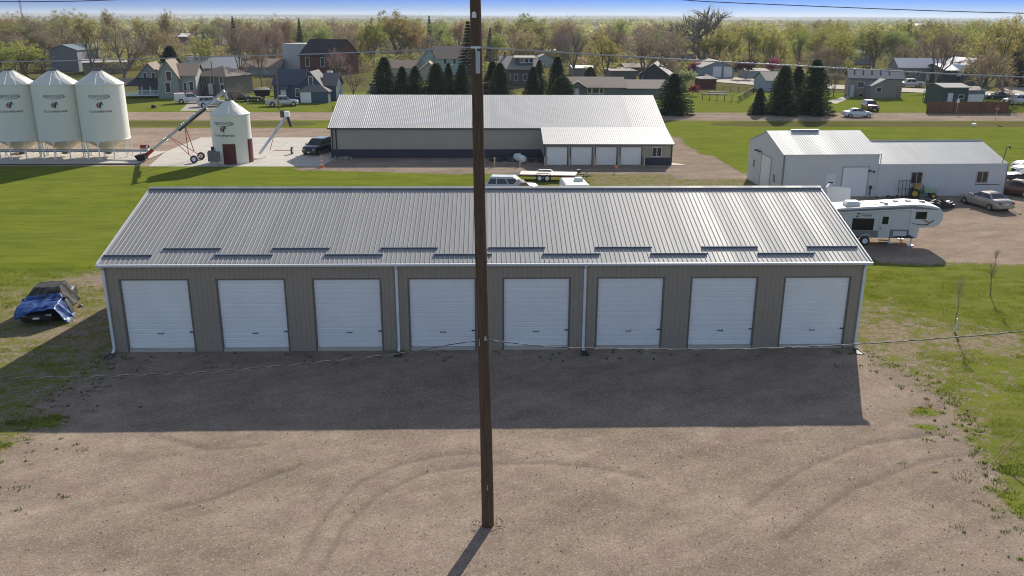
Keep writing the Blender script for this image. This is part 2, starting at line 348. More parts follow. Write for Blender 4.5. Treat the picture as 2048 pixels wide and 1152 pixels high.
def fields():       # one sheet to the horizon: town lawns, then farm fields
    m = bpy.data.materials.new('far_fields'); m.use_nodes = True; t = m.node_tree; N = t.nodes; L = t.links; b = N['Principled BSDF']; b.inputs['Roughness'].default_value = 1; b.inputs['Specular IOR Level'].default_value = 0
    tc = N.new('ShaderNodeTexCoord'); vo = N.new('ShaderNodeTexVoronoi'); vo.distance = 'CHEBYCHEV'; vo.inputs['Scale'].default_value = .0016; vo.inputs['Randomness'].default_value = .8; L.new(tc.outputs['Object'], vo.inputs[0])
    sc = N.new('ShaderNodeSeparateColor'); L.new(vo.outputs['Color'], sc.inputs[0])
    cr = N.new('ShaderNodeValToRGB'); cr.color_ramp.interpolation = 'CONSTANT'; e = cr.color_ramp.elements
    cols = [(0, (.13, .16, .05)), (.25, (.34, .28, .20)), (.5, (.22, .18, .13)), (.7, (.11, .13, .05)), (.85, (.40, .35, .26))]
    e[0].position = 0; e[0].color = (*cols[0][1], 1); e[1].position = .25; e[1].color = (*cols[1][1], 1)
    for p_, c_ in cols[2:]: q = e.new(p_); q.color = (*c_, 1)
    L.new(sc.outputs[0], cr.inputs[0])
    n = N.new('ShaderNodeTexNoise'); n.inputs['Scale'].default_value = .06; n.inputs['Detail'].default_value = 6; L.new(tc.outputs['Object'], n.inputs[0])
    g = N.new('ShaderNodeMix'); g.data_type = 'RGBA'; L.new(n.outputs[0], g.inputs[0]); g.inputs[6].default_value = (.085, .10, .02, 1); g.inputs[7].default_value = (.18, .15, .075, 1)
    sy = N.new('ShaderNodeSeparateXYZ'); L.new(tc.outputs['Object'], sy.inputs[0]); mr = N.new('ShaderNodeMapRange'); mr.inputs[1].default_value = 620; mr.inputs[2].default_value = 660; L.new(sy.outputs[1], mr.inputs[0])
    x = N.new('ShaderNodeMix'); x.data_type = 'RGBA'; L.new(mr.outputs[0], x.inputs[0]); L.new(g.outputs[2], x.inputs[6]); L.new(cr.outputs[0], x.inputs[7]); L.new(x.outputs[2], b.inputs['Base Color'])
    ys = np.concatenate([np.linspace(-300, 600, 10), np.geomspace(700, 14000, 60)]); xs = np.linspace(-9000, 9000, 91)
    X, Y = np.meshgrid(xs, ys); X = X*np.clip(Y/9000, .12, 1)**.9
    z = -.12+sstep(900, 5000, Y)*(fnoise(X, Y, 2600)-.5)*34+sstep(5000, 9500, Y)*(14+fnoise(X+900, Y, 1700)*22)
    n_, m_ = X.shape; i = np.arange(n_*m_).reshape(n_, m_); q = np.stack([i[:-1, :-1], i[:-1, 1:], i[1:, 1:], i[1:, :-1]], -1).reshape(-1, 4)
    o = npmesh('ground', np.stack([X, Y, z], -1).reshape(-1, 3), q, m, smooth=True); o['kind'] = 'structure'
fields()
def sheet(name, pts, z, m):
    mb = MB(); mb.prism([(p[0], p[1]) for p in pts], 'z', z-.08, z, 0); return tag(mk(name, mb, m), None, None, kind='structure')
sheet('concrete_pad', gp(297, 333, 330, 304, 385, 282, 402, 275, 662, 275, 671, 317, 640, 333), .012, M['concrete'])
sheet('concrete_slab', [(-62, 55.4), (-38.6, 55.4), (-38.6, 64.2), (-62, 64.2)], .16, M['concrete'])
# joints sawn in the concrete pad
mb = MB()
for yy in (58.5, 62, 65.6, 69.2, 72.8): mb.box(-36.2, yy, .013, -19.5, yy+.05, .0155)
for xx in (-34, -30, -26, -22): mb.box(xx, 55.5, .013, xx+.05, 76, .0155)
tag(mk('pavement_joints', mb, mat('joint', (.25, .22, .19), .9)), None, None, kind='structure')
# ---------------- the long storage building ----------------
W2 = 18.3; HE = 4.45; DEP = 14.5; RISE = 2.17; KS = RISE/(DEP/2+.16)
wallm = mat('taupe_steel_siding', (.34, .285, .225), .5, .0, var=.06, scale=.7)
roofm = mat('grey_steel_roof', (.345, .338, .325), .60, .0, var=.09, scale=.8, stretch=(2.2, .25, .25), spec=.45); sheets(roofm)
b1 = thing('storage_building', 'long taupe steel storage building with eight white overhead doors in front', 'building', (0, 0, 0))
def ribs_x(mb, x0, x1, step, f, hw=.03, hh=.022, off=0.):
    x = x0+off
    while x < x1: f(mb, x, hw, hh); x += step
def wallribs(mb, x0, x1, z0, z1, y=0., step=.2286, hh=.02, s=-1):
    n = math.ceil((x0+W2)/step)
    x = -W2+n*step
    while x < x1-.03:
        if x > x0+.03: mb.add([(x-.035, y, z0), (x-.014, y+s*hh, z0), (x+.014, y+s*hh, z0), (x+.035, y, z0), (x-.035, y, z1), (x-.014, y+s*hh, z1), (x+.014, y+s*hh, z1), (x+.035, y, z1)], [(0, 1, 5, 4), (1, 2, 6, 5), (2, 3, 7, 6)])
        x += step
DC = [(i-3.5)*4.56+.02 for i in range(8)]; DH = 3.72; DW = 1.66
mb = MB(); xs = [-W2]
for c in DC: xs += [c-DW, c+DW]
xs.append(W2)
mb.box(-W2, 0, DH, W2, .12, HE); wallribs(mb, -W2, W2, DH, HE)
for a, b_ in zip(xs[::2], xs[1::2]): mb.box(a, 0, -.1, b_, .12, DH-.002); wallribs(mb, a, b_, 0, DH)
mb.box(-W2, DEP-.12, -.1, W2, DEP, HE)
for sx in (-1, 1):
    mb.prism([(.12, -.1), (DEP-.12, -.1), (DEP-.12, HE-.02), (DEP/2, HE+RISE-.12), (.12, HE-.02)], 'x', sx*W2, sx*(W2-.12))
    y = .3
    while y < DEP-.2:
        zt = HE-.1+min(y, DEP-y)*KS-.02; mb.box(sx*W2-(.02 if sx < 0 else 0), y-.02, 0, sx*W2+(.02 if sx > 0 else 0), y+.02, zt); y += .2286
mk('wall', mb, wallm, b1)
# roof
mb = MB(); X0, X1 = -W2-.12, W2+.12; zr = HE+RISE+.06; y0 = -.16; ze = HE+.055
for s in (0, 1):
    T = (lambda y: y) if s == 0 else (lambda y: DEP-y)
    vs = [(X0, T(y0), ze), (X1, T(y0), ze), (X1, DEP/2, zr), (X0, DEP/2, zr)]; vs += [(a, b_, c-.05) for a, b_, c in vs]
    fs = [(0, 1, 2, 3), (7, 6, 5, 4), (0, 4, 5, 1), (1, 5, 6, 2), (3, 7, 4, 0)]
    if s: fs = [f[::-1] for f in fs]
    mb.add(vs, fs)
    x = X0+.07
    while x < X1-.03:
        a_, c_, h_ = .023, .010, .022; q = [(x-a_, T(y0), ze+.001), (x-c_, T(y0), ze+h_), (x+c_, T(y0), ze+h_), (x+a_, T(y0), ze+.001), (x-a_, DEP/2, zr+.001), (x-c_, DEP/2, zr+h_), (x+c_, DEP/2, zr+h_), (x+a_, DEP/2, zr+.001)]
        f3 = [(0, 1, 5, 4), (1, 2, 6, 5), (2, 3, 7, 6), (0, 3, 2, 1)]
        mb.add(q, [f[::-1] for f in f3] if s == 0 else f3); x += .2286
rf = mk('roof', mb, roofm, b1)
mb = MB(); mb.loft([[(x, DEP/2-.22, zr-.01), (x, DEP/2-.20, zr+.035), (x, DEP/2, zr+.10), (x, DEP/2+.20, zr+.035), (x, DEP/2+.22, zr-.01)] for x in (X0-.03, X1+.03)], sm=False); mk('ridge_cap', mb, roofm, rf)
for sx in (-1, 1):      # rake trim
    mb = MB()
    for s in (0, 1):
        T = (lambda y: y) if s == 0 else (lambda y: DEP-y)
        a = sx*(W2+.10); c = sx*(W2+.16)
        mb.loft([[(a, T(y), z+.045), (c, T(y), z+.045), (c, T(y), z-.14), (a, T(y), z-.14)] for y, z in ((y0, ze), (DEP/2, zr))], sm=False)
    mk('rake_trim', mb, M['trim'], rf)
gd = mat('blue_grey_snow_guard', (.09, .115, .15), .8, .0)
for i in range(14):     # snow guards in two staggered rows
    xa = -18.36+i*2.62+(.0 if i else .0); xb = xa+2.78; hi = i % 2
    if i == 0: xb = -16.07
    if i == 13: xb = 18.2
    yy = 1.05 if hi else .47; z = ze+(yy-y0)*KS
    mb = MB(); mb.loft([[(x, yy, z+.024), (x, yy+.015, z+.085), (x, yy+.05, z+.09), (x, yy+.16, z+.065)] for x in (xa, xb)], sm=False)
    mk('snow_guard', mb, gd, rf)
mb = MB(); mb.loft([[(x, -.165, HE+.045), (x, -.30, HE+.045), (x, -.29, HE-.03), (x, -.25, HE-.085), (x, -.165, HE-.085)] for x in (-W2-.16, W2+.16)], sm=False); mk('gutter', mb, M['trim'], b1)
for i, x in enumerate((-W2+.08, -4.42, 4.63, W2-.1)):
    mb = MB(); mb.box(x-.06, -.115, .18, x+.06, -.03, HE-.10); mb.loft([[(x-.06, -.30, HE-.085), (x+.06, -.30, HE-.085), (x+.06, -.2, HE-.085), (x-.06, -.2, HE-.085)], [(x-.06, -.115, HE-.28), (x+.06, -.115, HE-.28), (x+.06, -.03, HE-.28), (x-.06, -.03, HE-.28)]], sm=False)
    mb.loft([[(x-.06, -.115, .22), (x+.06, -.115, .22), (x+.06, -.03, .22), (x-.06, -.03, .22)], [(x-.06, -.34, .08), (x+.06, -.34, .08), (x+.06, -.28, .03), (x-.06, -.28, .03)]], sm=False)
    mk('downspout', mb, M['trim'], b1)
tracks = mat('bronze_trim', (.16, .135, .11), .5)
for k, c in enumerate(DC):
    mb = MB(); n = 14; h = (DH-.06-.16)/n
    for j in range(n):
        z = .16+j*h; mb.add([(c-DW+.09, .095, z), (c+DW-.09, .095, z), (c+DW-.09, .07, z+h*.12), (c-DW+.09, .07, z+h*.12), (c-DW+.09, .07, z+h*.88), (c+DW-.09, .07, z+h*.88), (c-DW+.09, .095, z+h), (c+DW-.09, .095, z+h)], [(0, 1, 2, 3), (3, 2, 5, 4), (4, 5, 7, 6)])
    mb.box(c-DW+.09, .11, .1, c+DW-.09, .13, DH); d = mk('overhead_door', mb, M['doorw'], b1)
    q = MB(); q.box(c-.13, .045, .90, c+.13, .068, .925); q.box(c-.13, .045, .90, c-.10, .075, .97); q.box(c+.10, .045, .90, c+.13, .075, .97); mk('handle', q, M['dkmetal'], d)
    q = MB(); q.box(c+DW-.26, .02, .98, c+DW-.06, .066, 1.03); mk('latch', q, M['dkmetal'], d)
    q = MB(); q.box(c-DW, -.012, .0, c-DW+.085, .10, DH-.07); q.box(c+DW-.085, -.012, 0, c+DW, .10, DH-.07); q.box(c-DW, -.012, DH-.068, c+DW, .10, DH+.0); mk('door_frame', q, tracks, b1)
    q = MB(); q.box(c-DW+.09, -.03, -.05, c+DW-.09, .13, .155); mk('threshold', q, M['concrete'], b1)
# ---------------- utility pole, wires ----------------
polem = mat('creosote_wood', (.095, .055, .030), .75, var=.6, scale=2.2, stretch=(7, 7, .5), bump=.6, bscale=9)
pb = G(976, 1050); pb.z = 0
up = thing('utility_pole', 'tall dark wooden utility pole standing in the gravel lot in front of the doors', 'utility pole', pb)
TOP = Vector((-.30, 0, 17.6))
mb = MB(); rings = []
rr = random.Random(2)
for i in range(37):
    t = i/36; r = .197-.052*t; z = t*17.6-.2 if i == 0 else t*17.6; cx = TOP.x*t+.012*math.sin(t*9)
    rings.append([(cx+r*(1+.02*rr.uniform(-1, 1))*math.cos(a*math.pi/10), r*math.sin(a*math.pi/10), z) for a in range(20)])
mb.loft(rings); mk('pole', mb, polem, up)
def pz(z): return TOP.x*z/17.6
q = MB(); q.box(pz(14.4)-.02, -.185, 14.2, pz(14.4)+.10, -.16, 14.78); q.box(pz(14.8)-.03, -.2, 14.78, pz(14.8)+.03, -.14, 14.92); mk('bracket', q, M['galv'], up)
q = MB(); q.tube((pz(14.85)-.14, -.2, 14.88), (pz(14.85)+.12, -.2, 14.88), .03, n=8); mk('insulator', q, M['trim'], up)
q = MB(); q.prism([(pz(15.7)-.03+.06*math.cos(a), 15.74+.06*math.sin(a)) for a in [k*math.pi/6 for k in range(7)]]+[(pz(15.7)-.09, 15.64), (pz(15.7)+.03, 15.64)], 'y', -.17, -.155); mk('tag', q, M['trim'], up)
q = MB(); q.tube((pz(6.5)+.06, -.2, 6.62), (pz(6.5)+.06, -.2, 6.48), .012, .045, n=8); q.box(pz(6.4)-.125, -.2, 6.28, pz(6.4)-.105, -.15, 6.5); mk('cable_clamp', q, M['galv'], up)
q = MB(); q.box(-.02, -.2, 1.40, .0, -.186, 1.46); q.box(-.02, -.2, 1.50, .0, -.186, 1.56); mk('number_plate', q, M['trim'], up)
def wire(label, pts, r, m, name='power_wire', group='wires strung from the utility pole'):
    o = []
    for i in range(len(pts)-1):       # smooth through the given points
        p0 = pts[max(i-1, 0)]; p1 = pts[i]; p2 = pts[i+1]; p3 = pts[min(i+2, len(pts)-1)]
        for k in range(6):
            t = k/6; o.append(tuple(.5*((2*b_)+(c-a)*t+(2*a-5*b_+4*c-d)*t*t+(-a+3*b_-3*c+d)*t**3) for a, b_, c, d in zip(p0, p1, p2, p3)))
    o.append(tuple(pts[-1])); mb = MB(); mb.poly(o, r, 6); return tag(mk(name, mb, m), label, 'wire', group)
wm = mat('aluminium_wire', (.42, .44, .47), .4, .6); bm_ = mat('black_cable', (.06, .055, .055), .6)
px_ = pb.x; PY = pb.y-.2
wire('grey neutral wire running left from the pole bracket across the far trees', [(px_+pz(14.9)-.13, PY, 14.88), (-3, PY, 14.76), (-6.31, PY, 14.65), (-13.2, PY, 14.47), (-24, PY, 14.42), (-36, PY, 14.7)], .016, wm)
wire('grey neutral wire running right from the pole bracket across the far houses', [(px_+pz(14.9)+.12, PY, 14.88), (3, PY, 14.70), (7.25, PY, 14.48), (15.03, PY, 14.13), (26, PY, 13.9), (40, PY, 14.2)], .020, wm)
wire('dark wire crossing the sky at the top left corner', [(px_+pz(16.8), PY+.2, 16.9), (-4, PY+.2, 16.35), (-9.4, PY+.2, 16.07), (-13, PY+.2, 15.99), (-24, PY+.2, 15.95), (-36, PY+.2, 16.3)], .012, bm_)
wire('dark wire crossing the sky at the top right corner', [(px_+pz(16.8), PY+.2, 16.9), (2.5, PY+.2, 16.35), (4.93, PY+.2, 16.14), (7.12, PY+.2, 16.03), (14.8, PY+.2, 15.81), (26, PY+.2, 15.75), (40, PY+.2, 16.2)], .012, bm_)
def twisted(label, pts, name='power_wire'):
    o = wire(label, pts, .014, bm_, name)
    mb = MB(); n = 150; P_ = [Vector(p) for p in pts]
    # bright messenger wound round the cable
    L_ = []
    for i in range(len(P_)-1):
        p0 = P_[max(i-1, 0)]; p1 = P_[i]; p2 = P_[i+1]; p3 = P_[min(i+2, len(P_)-1)]; k_ = max(2, int((p2-p1).length/.09))
        for k in range(k_):
            t = k/k_; L_.append(.5*((2*p1)+(p2-p0)*t+(2*p0-5*p1+4*p2-p3)*t*t+(-p0+3*p1-3*p2+p3)*t**3))
    d = 0; Q = []
    for i, p_ in enumerate(L_):
        if i: d += (p_-L_[i-1]).length
        a = d*2*math.pi/.75; Q.append(p_+Vector((0, math.cos(a)*.02, math.sin(a)*.02)))
    mb.poly(Q, .0065, 5); q = mk('messenger_wire', mb, wm, o)
    return o
twisted('twisted black and silver service cable sagging left from the pole over the doors', [(px_+pz(6.4)-.11, PY, 6.42), (-.8, PY, 6.40), (-2.71, PY, 6.06), (-4.23, PY, 5.90), (-8.03, PY, 5.54), (-11.8, PY, 5.40), (-14.8, PY, 5.38), (-20, PY, 5.5)], 'service_cable')
twisted('twisted black and silver service cable sagging right from the pole over the doors', [(px_+pz(6.5)+.06, PY, 6.50), (1.85, PY, 6.25), (4.91, PY, 6.15), (8.0, PY, 6.15), (11.08, PY, 6.27), (14.17, PY, 6.48), (16.44, PY, 6.70), (24, PY, 7.6)], 'service_cable')
# guy wire anchored in the weeds at the right
ga = G(1990, 924); gt = Vector((26.0, -11.0, 7.5)); dv = (gt-ga)
g_ = thing('guy_wire', 'guy wire in a yellow guard anchored in the weeds at the right edge', 'guy wire', ga)
ge = P(2044, 862, ga.y+.15)-ga; ge2 = ge*3.2
mb = MB(); mb.tube((0, 0, -.1), ge2, .008, n=6); mk('cable', mb, wm, g_)
mb = MB(); mb.tube((0, 0, .02), ge*.98, .022, n=8); mk('guard', mb, M['yellow'], g_)
# ---------------- small things near the building ----------------
for i, (x, lab) in enumerate(((-W2+.1, 'dark splash block at the foot of the far left downspout'), (-4.35, 'dark splash block below the downspout left of the pole'), (4.70, 'dark splash block below the downspout right of the pole'), (W2-.1, 'dark splash block at the right corner of the storage building'))):
    mb = MB(); a = .25 if i != 3 else .15
    mb.loft([[(-.14, 0, .0), (.14, 0, .0), (.14, 0, .07), (.10, 0, .075), (.08, 0, .035), (-.08, 0, .035), (-.10, 0, .075), (-.14, 0, .07)], [(-.2, -.6, .0), (.2, -.6, .0), (.2, -.6, .05), (.15, -.6, .055), (.13, -.6, .02), (-.13, -.6, .02), (-.15, -.6, .055), (-.2, -.6, .05)]], sm=False)
    tag(mk('splash_block', mb, mat('dark_plastic', (.03, .04, .045), .6)), lab, 'splash block', 'splash blocks below the downspouts').location = (x-.05, -.32, .0)
def sapling(x, y, H, seed, label, guard):
    r = random.Random(seed); t = thing('sapling', label, 'sapling', (x, y, 0), 0, 'bare young saplings on the right lawn')
    mb = MB(); p = Vector((0, 0, 0)); pts = [p]
    for i in range(6): p = p+Vector((r.uniform(-.06, .06), r.uniform(-.06, .06), H/6)); pts.append(p)
    for i in range(6): mb.tube(pts[i], pts[i+1], .03*(1-i/7), .03*(1-(i+1)/7), 6)
    mk('trunk', mb, M['bark'], t); mb = MB()
    for i in range(26):
        k = r.uniform(.3, .95); s = pts[int(k*6)].lerp(pts[min(6, int(k*6)+1)], k*6 % 1); a = r.uniform(0, 6.28); l = H*.32*(1-k*.6)
        e = s+Vector((math.cos(a)*l*.45, math.sin(a)*l*.45, l*.9)); mb.tube(s, e, .009, .003, 4)
        for j in range(4): f = s.lerp(e, r.uniform(.3, .9)); b_ = r.uniform(0, 6.28); mb.tube(f, f+Vector((math.cos(b_)*.2, math.sin(b_)*.2, .22)), .005, .002, 3)
    mk('crown', mb, M['twig'], t)
    if guard: mb = MB(); mb.tube((0, 0, .0), (.02, 0, .75), .055, .05, 10); mk('trunk_guard', mb, M['trim'], t)
p1 = G(1909, 664); sapling(p1.x, p1.y, 2.9, 3, 'thin bare sapling with a white trunk guard right of the storage building', True)
p1 = G(1981, 592); sapling(p1.x, p1.y, 2.7, 8, 'pale spreading sapling farther back beside the gravel yard', False)
def tufts(name, cl, n, seed, m, hmax, label, cat):
    r = np.random.RandomState(seed); V = []; k = 0
    for cx, cy, rx, ry, cnt in cl:
        a = r.rand(cnt)*6.28; q = np.sqrt(r.rand(cnt)); x = cx+rx*q*np.cos(a); y = cy+ry*q*np.sin(a); h = hmax*(.3+.7*r.rand(cnt)); th = r.rand(cnt)*6.28; w_ = .012+.02*r.rand(cnt); le = .7*h*(r.rand(cnt)-.5); le2 = .7*h*(r.rand(cnt)-.5)
        V.append(np.stack([np.stack([x-w_*np.cos(th), y-w_*np.sin(th), 0*x-.01], -1), np.stack([x+w_*np.cos(th), y+w_*np.sin(th), 0*x-.01], -1), np.stack([x+le, y+le2, h], -1)], 1))
    V = np.concatenate(V); o = npmesh(name, V.reshape(-1, 3), np.arange(len(V)*3).reshape(-1, 3), m); return tag(o, label, cat, kind='stuff')
def translucent(m, tr):
    t = m.node_tree; N = t.nodes; L = t.links; b = N['Principled BSDF']; out = [n for n in N if n.type == 'OUTPUT_MATERIAL'][0]; tl = N.new('ShaderNodeBsdfTranslucent'); ms = N.new('ShaderNodeMixShader'); ms.inputs[0].default_value = tr
    L.new(b.inputs['Base Color'].links[0].from_socket, tl.inputs[0]); L.new(b.outputs[0], ms.inputs[1]); L.new(tl.outputs[0], ms.inputs[2]); L.new(ms.outputs[0], out.inputs[0]); return m
wg = translucent(mat('weed_green', (.115, .155, .022), .8, var=.3, scale=3, spec=.1), .55); wd = translucent(mat('grass_blades', (.20, .24, .03), .8, var=.35, scale=2.5, spec=.1), .5)
wc = [(-18.6, -7.6, .9, .35, 420), (-17.6, -7.2, .5, .2, 120), (-18.9, -9.5, .7, .3, 420), (19.5, -12.2, 1.1, .5, 900), (20.6, -13.6, 1.3, .9, 1500), (18.0, -7.3, .35, .15, 60), (-6.8, -1.8, .7, .4, 60)]
rw2 = np.random.RandomState(21)
for i in range(330):      # thin out gradually away from the grass
    sd_ = rw2.rand() < .45; yy = rw2.uniform(-18, -.4); e_ = rw2.exponential(1.1)
    xx = (-18.7+.1*yy+e_) if sd_ else (np.interp(yy, [-14.4, -11.5, -9, -7, -4, -2, 0], [18.0, 18.7, 19.7, 20.2, 20.4, 19.3, 18.5])-e_*.8)
    q_ = rw2.exponential(.13)+.05; wc.append((xx, yy, q_, q_*.5, int(6+60*q_)))
for i in range(40): wc.append((rw2.uniform(-17, 17), rw2.uniform(-1.6, -.15), rw2.exponential(.1)+.04, .06, 14))
tufts('weeds', wc+[], 0, 4, wg, .10, 'tufts of green weeds at the edges of the gravel lot', 'weeds')
rg = np.random.RandomState(9); cl = []
for i in range(900):
    x = rg.uniform(18.8, 34); y = rg.uniform(-16, 14)
    if cover(np.array([x]), np.array([y]))[0][0] > rg.uniform(.45, .8): cl.append((x, y, .5, .35, 70))
for i in range(700):
    x = rg.uniform(-36, -18.8); y = rg.uniform(-6, 15)
    if cover(np.array([x]), np.array([y]))[0][0] > rg.uniform(.4, .8): cl.append((x, y, .5, .35, 60))
tufts('grass', cl, 0, 5, wd, .09, 'rough grass tufts growing on both sides of the storage building', 'grass')
# loose stones
r = np.random.RandomState(3); n = 5200; x = r.uniform(-19, 19, n); y = -23+23*r.rand(n)
ring = r.rand(160)*6.28; rad = .25+.35*r.rand(160)**.8; x = np.concatenate([x, pb.x+np.cos(ring)*rad]); y = np.concatenate([y, pb.y+np.sin(ring)*rad]); n = len(x)
s_ = .010+.022*r.rand(n)**2.5; base = np.array([(1, 0, 0), (0, 1, 0), (-1, 0, 0), (0, -1, 0), (0, 0, .8)]); V = base[None]*s_[:, None, None]*(.7+.6*r.rand(n, 5, 1))+np.stack([x, y, 0*x+.012], -1)[:, None]
F = (np.array([(0, 1, 4), (1, 2, 4), (2, 3, 4), (3, 0, 4)])[None]+5*np.arange(n)[:, None, None]).reshape(-1, 3)
tag(npmesh('stones', V.reshape(-1, 3), F, [mat('stone', (.34, .27, .24), .9, var=.4, scale=8), mat('pink_stone', (.50, .33, .32), .9, var=.3, scale=8)], idx=np.repeat((np.arange(n) >= n-160)*1, 4)), 'loose stones scattered over the gravel lot', 'stones', kind='stuff')
# ---------------- generic pieces ----------------
def gable_roof(mb, W, D, H, rise, axis='x', oh=.3, th=.12, hip=0., ribs=0., m=0, mr=0):
    """roof over x 0..W, y 0..D; ridge along axis; hip = length taken off each ridge end"""
    if axis == 'x':
        T = lambda a, b, z: (a, b, z); L_, Dp = W, D
    else:
        T = lambda a, b, z: (W-b, a, z); L_, Dp = D, W
    k = rise/(Dp/2); z0 = H-oh*k; zr = H+rise
    a0, a1 = -oh, L_+oh; r0, r1 = a0+hip, a1-hip
    if hip: r0 = Dp/2+0 if hip > 1e3 else r0
    A = [T(a0, -oh, z0), T(a1, -oh, z0), T(a1, Dp+oh, z0), T(a0, Dp+oh, z0), T(r0, Dp/2, zr), T(r1, Dp/2, zr)]
    Bt = [(x, y, z-th) for x, y, z in A]
    mb.add(A+Bt, [(0, 1, 5, 4), (2, 3, 4, 5), (6, 10, 11, 7), (8, 11, 10, 9), (0, 6, 7, 1), (2, 8, 9, 3)]+([(1, 2, 5), (3, 0, 4), (7, 11, 8), (9, 10, 6), (1, 7, 8, 2), (3, 9, 6, 0)] if hip else [(1, 7, 11, 5), (2, 5, 11, 8), (0, 4, 10, 6), (3, 9, 10, 4)]), m)
    if ribs:
        for s in (0, 1):
            U = (lambda b: b) if s == 0 else (lambda b: Dp-b)
            x = a0+.05
            while x < a1:
                pts = [(x-.02, U(-oh), z0), (x, U(-oh), z0+.02), (x+.02, U(-oh), z0), (x-.02, Dp/2, zr), (x, Dp/2, zr+.02), (x+.02, Dp/2, zr)]
                f = [(0, 3, 4, 1), (1, 4, 5, 2)]
                if s == 0: f = [q[::-1] for q in f]
                if axis == 'y': f = f
                mb.add([T(*p) for p in pts], f, mr); x += ribs
def gable_walls(mb, W, D, H, rise, axis='x', t=.15, hip=False, z0=-.2, ribs=0.):
    if axis == 'x':
        mb.box(t, 0, z0, W-t, t, H); mb.box(t, D-t, z0, W-t, D, H)
        pr = [(0, z0), (D, z0), (D, H), (0, H)] if hip else [(0, z0), (D, z0), (D, H), (D/2, H+rise-.02), (0, H)]
        mb.prism(pr, 'x', 0, t); mb.prism(pr, 'x', W-t, W)
    else:
        mb.box(0, t, z0, t, D-t, H); mb.box(W-t, t, z0, W, D-t, H)
        pr = [(0, z0), (W, z0), (W, H), (0, H)] if hip else [(0, z0), (W, z0), (W, H), (W/2, H+rise-.02), (0, H)]
        mb.prism(pr, 'y', 0, t); mb.prism(pr, 'y', D-t, D)
    if ribs:
        x = .1
        while x < W-.05: mb.box(x-.018, -.018, 0, x+.018, 0, H-.02); x += ribs
        y = .1
        while y < D-.05:
            h = H+(rise*(1-abs(y/D-.5)*2) if axis == 'x' else 0)-.1
            mb.box(-.018, y-.018, 0, 0, y+.018, h); mb.box(W, y-.018, 0, W+.018, y+.018, h); y += ribs
def on_face(mb, face, W, D, u0, z0, u1, z1, a, b, m=0):
    if face == 'F': mb.box(u0, -b, z0, u1, -a, z1, m)
    elif face == 'L': mb.box(-b, u0, z0, -a, u1, z1, m)
    elif face == 'R': mb.box(W+a, u0, z0, W+b, u1, z1, m)
    return mb
def window(par, face, W, D, u, z, w, h, frame=None, cols=1, rows=1, pane=None):
    p = mk('window', on_face(MB(), face, W, D, u, z, u+w, z+h, .004, .02), pane or M['glass'], par)
    q = MB(); f = .08
    for a in [(u-f, z-f, u+w+f, z), (u-f, z+h, u+w+f, z+h+f), (u-f, z, u, z+h), (u+w, z, u+w+f, z+h)]: on_face(q, face, W, D, a[0], a[1], a[2], a[3], .003, .045)
    for i in range(1, cols): x = u+w*i/cols; on_face(q, face, W, D, x-.03, z, x+.03, z+h, .021, .04)
    for i in range(1, rows): y = z+h*i/rows; on_face(q, face, W, D, u, y-.03, u+w, y+.03, .021, .04)
    mk('window_frame', q, frame or M['trim'], p); return p
def odoor(par, face, W, D, u, z, w, h, m=None, n=5, frame=None, name='overhead_door'):
    q = MB()
    for i in range(n): on_face(q, face, W, D, u, z+h*i/n+.012, u+w, z+h*(i+1)/n-.012, .004, .03)
    on_face(q, face, W, D, u, z, u+w, z+h, .004, .012); d = mk(name, q, m or M['doorw'], par)
    q = MB(); f = .09
    for a in [(u-f, z+h, u+w+f, z+h+f), (u-f, z, u, z+h), (u+w, z, u+w+f, z+h)]: on_face(q, face, W, D, a[0], a[1], a[2], a[3], .003, .055)
    mk('door_frame', q, frame or M['trim'], d); return d
def door(par, face, W, D, u, z, w=.9, h=2.05, m=None, frame=None):
    d = mk('door', on_face(MB(), face, W, D, u, z, u+w, z+h, .004, .03), m or M['white'], par)
    q = MB(); f = .08
    for a in [(u-f, z+h, u+w+f, z+h+f), (u-f, z, u, z+h), (u+w, z, u+w+f, z+h)]: on_face(q, face, W, D, a[0], a[1], a[2], a[3], .003, .05)
    mk('door_frame', q, frame or M['trim'], d); mk('handle', on_face(MB(), face, W, D, u+w-.13, z+.95, u+w-.07, z+1.02, .031, .07), M['dkmetal'], d); return d
# ---------------- tan building with navy wainscot and garage wing ----------------
tanm = mat('tan_steel_siding', (.41, .37, .31), .5, var=.05, scale=.6); navy = mat('navy_steel', (.025, .032, .06), .45, var=.06)
galr = mat('galvalume_roof', (.48, .47, .46), .55, .0, var=.08, scale=.35); sheets(galr)
y2 = 60.0; b2 = thing('machine_shed', 'long tan steel building with a navy base and a low four door garage wing', 'building', (-18.1, y2, 0))
W, D, H, RI = 38.4, 18.0, 3.55, 2.85
mb = MB(); gable_walls(mb, W, D, H, RI, ribs=.3); mk('wall', mb, tanm, b2)
mb = MB(); mb.box(-.03, -.03, 0, 24.2, -.0185, .95); x = .1
while x < 24.1: mb.box(x-.02, -.05, 0, x+.02, -.03, .95); x += .3
mb.box(-.05, -.05, .95, 24.2, -.018, 1.0); mb.box(-.04, -.03, 0, -.0185, D, .95); mk('wainscot', mb, navy, b2)
mb = MB(); gable_roof(mb, W, D, H, RI, oh=.25, ribs=.2286); rf = mk('roof', mb, galr, b2)
mb = MB(); k = RI/(D/2); mb.box(-.30, -.36, H-.25*k-.16, 24.1, -.26, H-.25*k-.01); mk('gutter', mb, navy, b2)
for x in (.1, .55): mb = MB(); mb.box(x, -.13, 0, x+.14, -.052, H-.1); mk('corner_trim' if x < .2 else 'downspout', mb, navy, b2)
